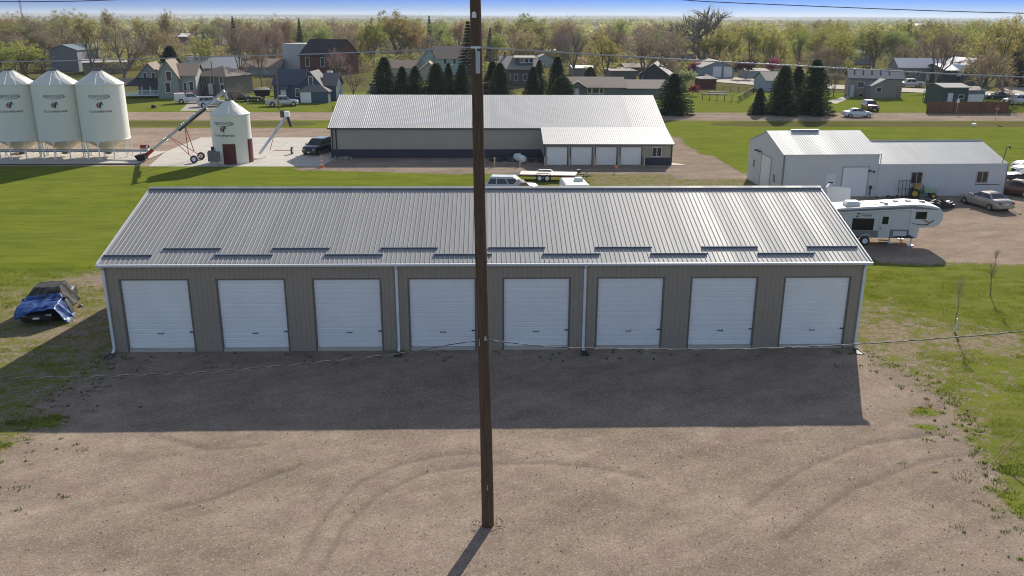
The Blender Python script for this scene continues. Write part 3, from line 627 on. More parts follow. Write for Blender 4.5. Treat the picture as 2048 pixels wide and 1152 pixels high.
# garage wing
ax0 = 24.25; ax1 = W+.03; aw = ax1-ax0; ay = -5.1; aH = 2.35
wt = mat('annex_steel_siding', (.37, .33, .27), .5, var=.05, scale=.6)
mb = MB()
ds = [6.36, 9.07, 11.82, 14.58]; dw = 2.40; ox = 18.1
xs = [ax0]
for d_ in ds: xs += [d_+ox, d_+dw+ox]
xs.append(ax1)
mb.box(ax0, ay, 1.98, ax1, ay+.15, aH-.12)
for a, b_ in zip(xs[::2], xs[1::2]): mb.box(a, ay, -.1, b_, ay+.15, 1.978)
mb.prism([(ay+.15, -.1), (-.02, -.1), (-.02, 3.35), (ay+.15, aH-.14)], 'x', ax0, ax0+.15); mb.prism([(ay+.15, -.1), (-.02, -.1), (-.02, 3.35), (ay+.15, aH-.14)], 'x', ax1-.15, ax1)
x = xs[-2]+.1
while x < ax1: mb.box(x-.02, ay-.02, 0, x+.02, ay, aH-.15); x += .3
y = ay+.3
while y < -.1: mb.box(ax1, y-.02, 0, ax1+.02, y+.02, aH-.2+(y-ay)*.2); mb.box(ax0-.02, y-.02, 0, ax0, y+.02, aH-.2+(y-ay)*.2); y += .3
mk('garage_wing_wall', mb, wt, b2)
mb = MB(); mb.box(xs[-2]+.12, ay-.045, 0, ax1+.03, ay-.0205, .82)
x = xs[-2]+.2
while x < ax1: mb.box(x-.02, ay-.065, 0, x+.02, ay-.045, .82); x += .3
mb.box(ax1+.021, ay-.04, 0, ax1+.045, -.1, .82); mb.box(ax1-.1, ay-.07, .82, ax1+.04, ay-.0205, aH-.1); mk('garage_wing_base', mb, navy, b2); mk('corner_trim', MB().box(ax0-.045, ay-.03, 0, ax0-.021, -.1, .9).box(ax0-.05, ay-.075, 0, ax0+.09, ay-.0205, aH-.1), navy, b2)
zt = H-.25*k+.03; zb = aH; mb = MB(); X0, X1 = ax0-.12, ax1+.22; Y0, Y1 = ay-.25, .25; ks = (H+.25*k-.02+.0-zb)/(Y1-Y0)
Z = lambda y: zb+(y-Y0)*ks
mb.add([(X0, Y0, Z(Y0)), (X1, Y0, Z(Y0)), (X1, Y1, Z(Y1)), (X0, Y1, Z(Y1)), (X0, Y0, Z(Y0)-.1), (X1, Y0, Z(Y0)-.1), (X1, Y1, Z(Y1)-.1), (X0, Y1, Z(Y1)-.1)], [(0, 1, 2, 3), (7, 6, 5, 4), (0, 4, 5, 1), (1, 5, 6, 2), (3, 7, 4, 0)])
x = X0+.05
while x < X1: mb.add([(x-.02, Y0, Z(Y0)), (x, Y0, Z(Y0)+.02), (x+.02, Y0, Z(Y0)), (x-.02, Y1, Z(Y1)), (x, Y1, Z(Y1)+.02), (x+.02, Y1, Z(Y1))], [(1, 4, 3, 0), (2, 5, 4, 1)]); x += .2286
mk('garage_wing_roof', mb, mat('galvalume_lean_to', (.56, .55, .53), .58, .0, var=.06, scale=.4), b2)
mb = MB(); mb.box(X0, Y0-.05, zb-.13, X1, Y0, zb+.0); mk('fascia', mb, navy, b2)
for d_ in ds:
    q = MB()
    for i in range(4): q.box(d_+ox+.05, ay+.04, .04+i*.485, d_+ox+dw-.05, ay+.07, .04+(i+1)*.485-.015)
    q.box(d_+ox+.05, ay+.07, .02, d_+ox+dw-.05, ay+.09, 1.975); dd = mk('overhead_door', q, M['doorw'], b2)
    q = MB(); q.box(d_+ox-.04, ay-.02, 0, d_+ox+.05, ay+.10, 1.975); q.box(d_+ox+dw-.05, ay-.02, 0, d_+ox+dw+.04, ay+.10, 1.975); q.box(d_+ox-.04, ay-.024, 1.976, d_+ox+dw+.04, ay-.001, 2.03); mk('door_frame', q, navy, dd)
    mk('latch', MB().box(d_+ox+.1, ay+.0, .78, d_+ox+.2, ay+.04, .84), M['dkmetal'], dd)
wx = 18.15+ox; q = MB(); q.box(wx, ay-.03, .97, wx+.98, ay-.005, 1.93); wn = mk('window', q, M['glass'], b2)
q = MB()
for a in [(wx-.06, .9, wx+1.04, .97), (wx-.06, 1.93, wx+1.04, 2.0), (wx-.06, .97, wx, 1.93), (wx+.98, .97, wx+1.04, 1.93), (wx+.46, .97, wx+.52, 1.93)]: q.box(a[0], ay-.055, a[1], a[2], ay-.031, a[3])
mk('window_frame', q, M['trim'], wn)
for a, b_, c, e in ((20.3, 54.7, 22.0, 56.2), (20.3, 61.5, 21.9, 63.6)):
    mb = MB(); mb.prism([(a, b_), (c, b_), (a+.4, e), (a, e)], 'z', -.05, .05); tag(mk('door_pad', mb, M['concrete']), None, None, kind='structure')
# yellow bollards
def bollard():
    t = thing('bollard', '', 'bollard', (0, 0, 0), 0, 'cream bollards in front of the tan building')
    mb = MB(); mb.tube((0, 0, -.1), (0, 0, .95), .085, n=12); mb.lathe([(.085, .95), (.06, .99), (0, 1.0)], 12); mk('post', mb, mat('cream_paint', (.62, .50, .32), .6), t)
    mk('base_ring', MB().tube((0, 0, 0), (0, 0, .03), .13, n=12), M['concrete'], t); return t
bo = bollard(); kids(bo); bls = ['left end of the row, left of the white tank', 'directly in front of the white tank', 'left of the first garage door', 'between the first and second garage doors', 'between the second and third garage doors', 'between the third and fourth garage doors', 'right of the last garage door']
for i, px in enumerate((989, 1040, 1089.5, 1139, 1189, 1238, 1288)):
    g = G(px, 331 if i > 1 else 333); loc = (g.x, min(g.y, 54.6), 0)
    lab = 'cream bollard '+bls[i]
    if i: dup(bo, loc, 0, lab)
    else: bo.location = loc; bo['label'] = lab
# things along the tan building
g = G(1040, 327); t = thing('storage_tank', 'white horizontal tank lying in the shade of the tan building', 'tank', (g.x, 56.9, .02), R(112))
mb = MB(); prof = [(0, -1.22), (.22, -1.2), (.36, -1.1), (.42, -.9), (.42, .9), (.36, 1.1), (.22, 1.2), (0, 1.22)]
mb.lathe(prof, 20); mb.v = [(z, y, x+.45) for x, y, z in mb.v]; mk('tank_body', mb, M['white'], t)
for s in (-.7, .7): mk('cradle', MB().box(s-.06, -.4, 0, s+.06, .4, .35), M['dkmetal'], t)
mk('dome', MB().tube((0, 0, .84), (0, 0, .98), .12, n=10), M['trim'], t)
def rubble(label, cx, cy, n, seed, spread, m, name='rubble_pile', cat='rubble pile', h=.3):
    r = random.Random(seed); mb = MB()
    for i in range(n):
        a = r.uniform(0, 6.28); q = math.sqrt(r.random()); s = r.uniform(.12, .4)*h/.3; x = q*spread*math.cos(a); y = q*spread*.5*math.sin(a)
        c = [(x+s*r.uniform(.6, 1)*dx, y+s*r.uniform(.6, 1)*dy, max(-.02, s*r.uniform(.5, 1)*dz)+.0) for dx in (-.5, .5) for dy in (-.5, .5) for dz in (0, 1)]
        mb.add(c, [(0, 1, 3, 2), (4, 6, 7, 5), (0, 4, 5, 1), (2, 3, 7, 6), (1, 5, 7, 3), (0, 2, 6, 4)])
    o = mk(name, mb, m); o.location = (cx, cy, 0); return tag(o, label, cat)
rubble('dark heap of scrap left of the white tank', G(1003, 326).x, 57.6, 26, 1, 1.3, M['dkmetal'], 'scrap_heap', 'scrap heap', .4)
rubble('dark scrap lying between the white tank and the garage wing', G(1067, 324).x, 57.4, 30, 2, 1.9, M['dkmetal'], 'scrap_heap', 'scrap heap', .3)
rubble('small heap of pale stones at the left corner of the tan building', G(680, 317).x, G(680, 317).y-.2, 24, 4, 1.4, mat('pale_stone', (.3, .28, .26), .9, var=.3), 'stone_heap', 'stone heap', .28)
# orange marker and traffic channelizer
g = G(1229, 346); t = thing('marker_flag', 'small orange marker on a thin stake in front of the garage doors', 'marker', g)
mk('stake', MB().tube((0, 0, 0), (0, 0, .75), .015, n=6), M['dkmetal'], t); mk('flag', MB().prism([(0, .75), (.36, .70), (.30, .45), (0, .5)], 'y', -.012, .012), M['orange'], t)
g = G(644, 335); t = thing('traffic_channelizer', 'orange and white traffic channelizer on the grass left of the tan building', 'traffic cone', g)
mk('base', MB().box(-.27, -.27, 0, .27, .27, .07), M['orange'], t)
for i in range(6): mk('stripe' if i % 2 else 'cone_section', MB().tube((0, 0, .07+i*.2), (0, 0, .27+i*.2), .16-.018*i, .142-.018*i, 14), M['white'] if i % 2 else M['orange'], t)
mk('handle', MB().tube((0, 0, 1.27), (0, 0, 1.4), .05, n=10), M['orange'], t)
# ---------------- grain bins ----------------
binw = mat('white_bin_paint', (.84, .82, .72), .42, .0, var=.04, scale=.4)
navyink = mat('navy_ink', (.03, .05, .12), .5); blk = mat('black_ink', (.02, .02, .022), .5); oran = mat('orange_brown_ink', (.42, .13, .05), .5); blu = mat('blue_ink', (.02, .17, .36), .5)
def text_mesh(s, size, bold=False, shear=0.):
    c = bpy.data.curves.new('t', 'FONT'); c.body = s; c.size = size; c.align_x = 'CENTER'; c.resolution_u = 2; c.shear = shear; c.offset = .012*size if bold else 0
    o = bpy.data.objects.new('t', c); COL.objects.link(o); dg = bpy.context.evaluated_depsgraph_get(); dg.update()
    me = o.evaluated_get(dg).to_mesh(); vs = [tuple(v.co) for v in me.vertices]; fs = [tuple(p.vertices) for p in me.polygons]; bpy.data.objects.remove(o); bpy.data.curves.remove(c)
    return vs, fs
def wrap(mb, vs, fs, Rr, z, u0=0., ang=-math.pi/2, m=0):      # lay flat artwork onto a cylinder facing the camera side
    o = [((Rr+.012)*math.cos(ang+(x+u0)/Rr), (Rr+.012)*math.sin(ang+(x+u0)/Rr), z+y) for x, y, _ in vs]; return mb.add(o, fs, m)
def swoosh(w, h, t, a0=-.6*math.pi, a1=.75*math.pi, n=30):
    v = []
    for i in range(n+1):
        a = a0+(a1-a0)*i/n; tt = t*math.sin(math.pi*i/n)+.004; v += [(w*math.cos(a), h*math.sin(a), 0), ((w-tt*1.4)*math.cos(a), (h-tt)*math.sin(a), 0)]
    return v, [(2*i, 2*i+2, 2*i+3, 2*i+1) for i in range(n)]
def blade(pts): return [(x, y, 0) for x, y in pts], [tuple(range(len(pts)))]
MERI = text_mesh('MERIDIAN', .46); GOLD = text_mesh('Golden', .40); HARV = text_mesh('Harvest', .40, True)
def logos(par, Rr, zm, zg, ang, k=1.):
    sc = lambda a: ([(x*k, y*k, 0) for x, y, z in a[0]], a[1])
    mb = MB(); wrap(mb, *sc(MERI), Rr, zm, -.05, ang); wrap(mb, *sc(swoosh(1.12, .30, .06, -.93*math.pi, .42*math.pi)), Rr, zm+.13*k, .0, ang)
    mk('maker_lettering', mb, navyink, par)
    mb = MB(); wrap(mb, *sc(GOLD), Rr, zg, -.66*k, ang); wrap(mb, *sc(HARV), Rr, zg, .52*k, ang); mk('seed_lettering', mb, blk, par)
    zz = zg+.82*k
    def cres(x0, x1, t):     # flame leaves
        n = 12; L1 = []; L2 = []
        for i in range(n+1):
            s = i/n; y = -.36+.72*s; L1.append((x0-t*math.sin(math.pi*s)+.16*s, y)); L2.append((x1-t*.2*math.sin(math.pi*s)+.16*s, y))
        v = [(a[0], a[1], 0) for a in L1]+[(a[0], a[1], 0) for a in L2]; return v, [(i, i+n+1, i+n+2, i+1) for i in range(n)]
    mb = MB(); wrap(mb, *sc(cres(-.16, -.14, .30)), Rr, zz, -.02, ang); mk('emblem_orange', mb, oran, par)
    mb = MB(); wrap(mb, *sc(cres(-.05, .06, .13)), Rr, zz, .02, ang); mk('emblem_black', mb, blk, par)
    mb = MB(); v = [(.10+.30*math.cos(a)*.9, -.12+.27*math.sin(a), 0) for a in [math.pi*2*i/16 for i in range(12)]]+[(.05, -.02, 0), (.14, .02, 0), (.20, .30, 0)]
    wrap(mb, *sc((v, [tuple(range(len(v)))])), Rr, zz, .02, ang); mk('emblem_blue', mb, blu, par)
BR = 2.52; zc = 2.2; zt = 8.3; zp = 9.85
def grain_bin():
    t = thing('grain_bin', '', 'grain bin', (0, 0, 0), 0, 'white hopper grain bins on legs')
    mb = MB(); mb.lathe([(BR, zc), (BR, zc+2), (BR, zc+4), (BR, zt)], 56); mb.lathe([(BR-.02, zc-.06), (BR+.03, zc-.06), (BR+.03, zc+.06), (BR, zc+.06)], 56); mk('shell', mb, binw, t)
    mb = MB(); mb.lathe([(BR+.06, zt-.04), (BR+.06, zt+.03), (BR*.5, (zt+zp)/2), (.42, zp-.12)], 56)
    for i in range(14):
        a = i*math.pi/7; c = math.cos(a); s = math.sin(a); mb.tube((c*(BR+.03), s*(BR+.03), zt+.04), (c*.42, s*.42, zp-.10), .022, n=4, cap=False)
    rf = mk('roof', mb, binw, t); mb = MB(); mb.tube((0, 0, zp-.14), (0, 0, zp), .42, .42, 24); mb.tube((0, 0, zp), (0, 0, zp+.04), .46, .46, 24); mk('lid', mb, M['dkmetal'], rf)
    mb = MB(); mb.lathe([(.22, .62), (BR*.5, .62+(zc-.62)*.47), (BR-.02, zc-.05)], 48); hp = mk('hopper_cone', mb, mat('cream_hopper', (.62, .58, .42), .5), t)
    mk('slide_gate', MB().box(-.28, -.28, .45, .28, .28, .62), M['dkmetal'], hp)
    for i in range(10):
        a = math.pi/10+i*math.pi/5; c = math.cos(a); s = math.sin(a); mb = MB(); mb.tube((c*(BR-.04), s*(BR-.04), .16), (c*(BR-.04), s*(BR-.04), zc), .07, n=8)
        mb.tube((c*(BR-.04), s*(BR-.04), .16), (c*(BR-.04), s*(BR-.04), .2), .16, n=8)
        tx, ty = -s, c
        for q in (-1, 1): mb.add([(c*BR, s*BR, zc-.05), (c*BR+q*tx*.34, s*BR+q*ty*.34, zc-.05), (c*BR, s*BR, zc-.42)], [(0, 1, 2), (0, 2, 1)])
        mk('leg', mb, binw, t)
    mb = MB()
    for k in (-1, 1): mb.tube((k*.2-.1, BR+.08, zc), (k*.2-.1, BR+.08, zt), .02, n=5)
    for i in range(20): mb.tube((-.3, BR+.08, zc+.2+i*.3), (.1, BR+.08, zc+.2+i*.3), .015, n=4)
    mk('ladder', mb, M['galv'], t); return t
ang = -math.pi/2+.32
gb = grain_bin(); logos(gb, BR, 6.95, 5.35, ang); kids(gb)
lab = ['white hopper grain bin cut by the left edge of the picture', 'middle white hopper grain bin of the row of three', 'white hopper grain bin at the right end of the row, next to the auger']
for i, x in enumerate((-53.5, -48.62, -43.7)):
    if i: dup(gb, (x, 60.4, 0), 0, lab[i])
    else: gb.location = (x, 60.4, 0); gb['label'] = lab[i]
# conveyor under the bins
t = thing('conveyor', 'long grey tube conveyor running beneath the grain bins', 'conveyor', (-56, 58.9, 0))
mk('tube', MB().tube((-4, 0, 1.0), (17.3, 0, 1.0), .17, n=12), M['galv'], t)
for x in (1.5, 7, 12.5, 16.5): mb = MB(); mb.tube((x, -.3, .15), (x, 0, 1.0), .03, n=5); mb.tube((x, .3, .15), (x, 0, 1.0), .03, n=5); mk('support', mb, M['galv'], t)
mk('motor', MB().tube((16.6, 0, 1.45), (17.5, 0, 1.45), .22, n=12), M['red'], t); mk('belt_guard', MB().box(17.3, -.22, .8, 17.5, .22, 1.6), M['white'], t)
# hopper-fed auger leaning to the small bin
hb = Vector((-28.6, 57.4, 0)); foot = Vector((-38.8, 57.4, .35)); head = Vector((-29.3, 57.9, 7.55))
t = thing('grain_auger', 'long silver grain auger on red wheeled legs leaning up to the small bin', 'auger', (foot.x, foot.y, 0)); o_ = Vector((foot.x, foot.y, 0)); A = foot-o_; B = head-o_
mb = MB(); mb.tube(A, B, .16, n=14)
for k_ in (.28, .30, .5, .52, .58, .66, .74): c = A.lerp(B, k_); c2 = A.lerp(B, k_+.008); mb.tube(c, c2, .2, n=14)
mk('tube', mb, M['galv'], t)
mb = MB(); c = A.lerp(B, .46); e = A.lerp(B, .80); mb.tube(c+Vector((.0, -.04, -.24)), e+Vector((0, -.04, -.24)), .13, n=10); mk('lift_cylinder', mb, M['dkmetal'], t)
mb = MB(); q = A.lerp(B, .1); mb.loft([[(-.25, -.45, .05), (.5, -.45, .25), (.5, .45, .25), (-.25, .45, .05)], [(-.6, -.7, .75), (.55, -.7, .95), (.55, .7, .95), (-.6, .7, .75)]], sm=False); mk('intake_hopper', mb, M['black'], t)
mk('red_boot', MB().tube(A-Vector((.25, 0, .2)), A.lerp(B, .14), .24, .2, 10), M['red'], t)
mb = MB(); a_ = A.lerp(B, .53); whl = [G(389, 326)-o_, G(403, 319)-o_]
for wv in whl: wv.z = .42
pv = A.lerp(B, .34); mid = [pv.lerp(wv, .78) for wv in whl]
for wv, md in zip(whl, mid): mb.tube(pv, wv, .045, n=6); mb.tube(a_, md, .045, n=6)
mb.tube(whl[0], whl[1], .05, n=6); mb.tube(mid[0], mid[1], .03, n=6); mk('undercarriage', mb, M['red'], t)
def wheel_mb(par, c, r, w, ax, rim=None, name='wheel'):
    c = Vector(c); ax = Vector(ax).normalized(); a = c-ax*w/2; b = c+ax*w/2
    wh = mk(name, MB().tube(a, b, r, r, 20), M['rubber'], par)
    mb = MB(); mb.tube(a-ax*.012, b+ax*.012, r*.58, r*.58, 14); mk('rim', mb, rim or M['trim'], wh); return wh
for wv in whl: wheel_mb(t, wv, .42, .2, (whl[1]-whl[0]))
mb = MB(); mb.tube(B, B+Vector((.25, .0, .1)), .24, n=12); mb.tube(B+Vector((.15, 0, .1)), B+Vector((.35, .05, -.7)), .2, .16, 10); mk('discharge_spout', mb, M['galv'], t)
# small flat-bottom bin with a red door
HR = 2.12; t = thing('hopper_bin', 'short white bin with a dark red roll door standing on the concrete', 'grain bin', hb)
hz = 5.35; hp_ = 6.85
mb = MB(); mb.lathe([(HR, -.05), (HR, 2.6), (HR, hz)], 56); mb.lathe([(HR, hz-.05), (HR+.05, hz-.05), (HR+.05, hz)], 56); mk('shell', mb, binw, t)
mb = MB(); mb.lathe([(HR+.05, hz), (HR*.5, (hz+hp_)/2+.02), (.38, hp_-.1)], 56)
for i in range(12): a = i*math.pi/6+.2; c = math.cos(a); s = math.sin(a); mb.tube((c*HR, s*HR, hz+.03), (c*.4, s*.4, hp_-.08), .02, n=4, cap=False)
rf = mk('roof', mb, binw, t); mk('lid', MB().tube((0, 0, hp_-.12), (0, 0, hp_+.05), .36, n=20), M['dkmetal'], rf)
logos(t, HR, 4.32, 3.05, -math.pi/2-.10)
def cpatch(a0, a1, z0, z1, rr, n=10):
    mb = MB(); vs = []
    for i in range(n+1): a = a0+(a1-a0)*i/n; vs += [(rr*math.cos(a), rr*math.sin(a), z0), (rr*math.cos(a), rr*math.sin(a), z1), ((rr-.04)*math.cos(a), (rr-.04)*math.sin(a), z0), ((rr-.04)*math.cos(a), (rr-.04)*math.sin(a), z1)]
    fs = []
    for i in range(n): k = 4*i; fs += [(k, k+4, k+5, k+1), (k+1, k+5, k+7, k+3)]
    fs += [(0, 1, 3, 2), (4*n, 4*n+2, 4*n+3, 4*n+1)]; return mb.add(vs, fs)
mr_ = lined('maroon_roll_door', (.11, .012, .018), .3, 'Z', .6, .08, rough=.5)
mk('roll_door', cpatch(-math.pi/2-.23, -math.pi/2+.42, .02, 2.25, HR+.04), mr_, t)
mk('side_door', cpatch(-.42, .12, .02, 2.6, HR+.05), mr_, t)
mk('electric_box', MB().box(-1.98, -1.45, 1.0, -1.80, -1.1, 1.85), M['dkmetal'], t)
g = G(427, 333); t = thing('concrete_block', 'weathered grey concrete block on a narrow foot left of the small bin', 'concrete block', (g.x, g.y+.25, 0))
mb = MB(); mb.box(-.5, -.35, .55, .65, .35, 1.55); mb.box(-.5, -.1, 1.55, .3, .15, 1.68); mk('block', mb, mat('grey_block', (.21, .21, .2), .9, var=.35, scale=2.5, bump=.5), t); mk('foot', MB().box(-.3, -.3, 0, .45, .3, .55), M['concrete'], t)
# second auger behind the small bin
t = thing('transfer_auger', 'short silver auger with a white motor rising behind the small bin', 'auger', (-25.6, 63.5, 0))
mk('tube', MB().tube((-.9, -3.2, .4), (1.35, 1.8, 4.1), .17, n=12), mat('shiny_tube', (.75, .76, .78), .35, .5), t)
mk('motor', MB().box(1.2, 1.5, 4.15, 1.75, 2.1, 4.75), M['white'], t); mk('spout', MB().tube((1.45, 1.9, 4.2), (1.75, 2.1, 2.9), .2, .16, 10), M['dkmetal'], t); mk('gearbox', MB().box(.75, 1.4, 4.05, 1.15, 2.0, 4.9), M['dkmetal'], t)
mb = MB(); mb.tube((-.3, -.6, .45), (.6, -.6, 3.0), .035, n=6); mb.tube((.2, -.6, .45), (2.3, -.6, .45), .04, n=6); mk('undercarriage', mb, M['red'], t); wheel_mb(t, (2.3, -.6, .42), .42, .18, (1, 0, 0))
# pipes and crates left under the bins
g = G(27, 314); t = thing('pallet', 'worn wooden pallet with blocks lying under the left bin', 'pallet', (g.x, g.y+1, .0))
for i in range(5): mk('slat', MB().box(-.6, -.5+i*.22, .28, .6, -.38+i*.22, .31), M['wood'], t)
for x in (-.55, 0, .5): mk('runner', MB().box(x, -.5, .17, x+.1, .5, .279), M['wood'], t)
# ---------------- white shop with lower wing ----------------
wst = mat('white_steel_siding', (.66, .66, .645), .45, var=.05, scale=.6); wro = mat('white_steel_roof', (.56, .555, .53), .6, .0, var=.06, scale=.5); sheets(wro)
wa = R(2.2); wo_ = G(1560, 394.5); wo_.z = 0
t = thing('white_shop', 'tall white steel shop with an overhead door and a dark vent on its ridge', 'building', wo_, wa)
W, D, H, RI = 8.9, 9.4, 3.95, 1.50
mb = MB(); gable_walls(mb, W, D, H, RI, ribs=.3); mk('wall', mb, wst, t)
mb = MB(); gable_roof(mb, W, D, H, RI, oh=.12, th=.06, ribs=.2286); rf = mk('roof', mb, wro, t)
mk('ridge_vent', MB().box(2.3, D/2-.22, H+RI-.03, 4.9, D/2+.22, H+RI+.10), mat('slate_blue_metal', (.17, .22, .25), .5, .2), rf)
mk('corner_trim', MB().box(-.03, -.035, 0, .14, -.019, H-.05), mat('grey_trim', (.22, .23, .26), .5), t)
mk('downspout', MB().box(.72, -.07, 0, .80, -.019, H-.1), M['trim'], t)
odoor(t, 'F', W, D, 5.65, .05, 2.35, 2.65, n=6, frame=mat('grey_frame', (.36, .38, .42), .5)); d = door(t, 'F', W, D, 4.15, .05, .82, 2.0)
odoor(t, 'L', W, D, 3.0, .05, 2.5, 3.05, n=6, frame=mat('grey_frame', (.36, .38, .42), .5)); window(t, 'L', W, D, 1.55, 1.0, .6, .8, cols=2); window(t, 'L', W, D, 7.3, 1.5, .5, .75, cols=1)
for u in (4.35,): mk('door_sign', MB().box(u, -.045, 1.25, u+.45, -.032, 1.38), M['dkmetal'], d)
q = MB(); q.box(8.1, -.16, 2.35, 8.25, -.02, 2.45); q.tube((8.0, -.3, 2.45), (8.0, -.18, 2.38), .09, n=8); q.tube((8.45, -.3, 2.35), (8.45, -.18, 2.28), .09, n=8); q.tube((8.0, -.2, 2.42), (8.45, -.2, 2.3), .02, n=5); mk('flood_light', q, M['dkmetal'], t)
q = MB(); q.box(-.25, 5.7, 3.25, -.02, 6.9, 3.33); q.tube((-.3, 6.85, 3.3), (-.1, 6.85, 3.3), .09, n=8); mk('wall_light', q, M['dkmetal'], t)
q = MB(); q.box(8.35, -.1, .1, 8.43, -.02, .75); q.box(8.27, -.16, .75, 8.51, -.02, 1.0); mk('gas_meter', q, M['dkmetal'], t)
W2_, D2, H2, R2 = 12.25, 9.2, 2.98, 1.47
o2 = Matrix.Rotation(wa, 4, 'Z') @ Vector((W+.02, -.08, 0))+wo_
t = thing('white_shop_wing', 'lower white steel wing with two sliding windows joined to the tall white shop', 'building', o2, wa)
mb = MB(); gable_walls(mb, W2_, D2, H2, R2, ribs=.3); mk('wall', mb, wst, t)
mb = MB(); gable_roof(mb, W2_, D2, H2, R2, oh=.001, th=.06, ribs=.2286); 
mk('roof', mb, wro, t)
mk('ridge_cap', MB().loft([[(x, D2/2-.2, H2+R2-.03), (x, D2/2, H2+R2+.08), (x, D2/2+.2, H2+R2-.03)] for x in (0, W2_)], sm=False), wro, t)
for x in (3.2, 9.45): window(t, 'F', W2_, D2, x, 1.25, .98, .95, cols=2, frame=mat('beige_frame', (.5, .42, .34), .5))
mk('conduit', MB().box(9.35, -.06, 1.02, 11.7, -.02, 1.07), M['dkmetal'], t)
mk('vent_pipe', MB().tube((.25, .3, H2), (.25, .3, H2+1.0), .05, n=8), M['galv'], t)
q = MB(); q.tube((W2_-.45, .25, H2-.1), (W2_-.25, .25, H2+1.5), .035, n=6); q.tube((W2_-.25, .25, H2+1.5), (W2_-.10, .2, H2+1.62), .035, n=6); q.tube((W2_-.10, .2, H2+1.62), (W2_+.02, .15, H2+1.35), .06, .08, 8); mk('gooseneck_lamp', q, M['dkmetal'], t)
mk('corner_trim', MB().box(W2_-.05, -.035, 0, W2_+.03, -.019, H2-.05), mat('grey_trim', (.22, .23, .26), .5), t)
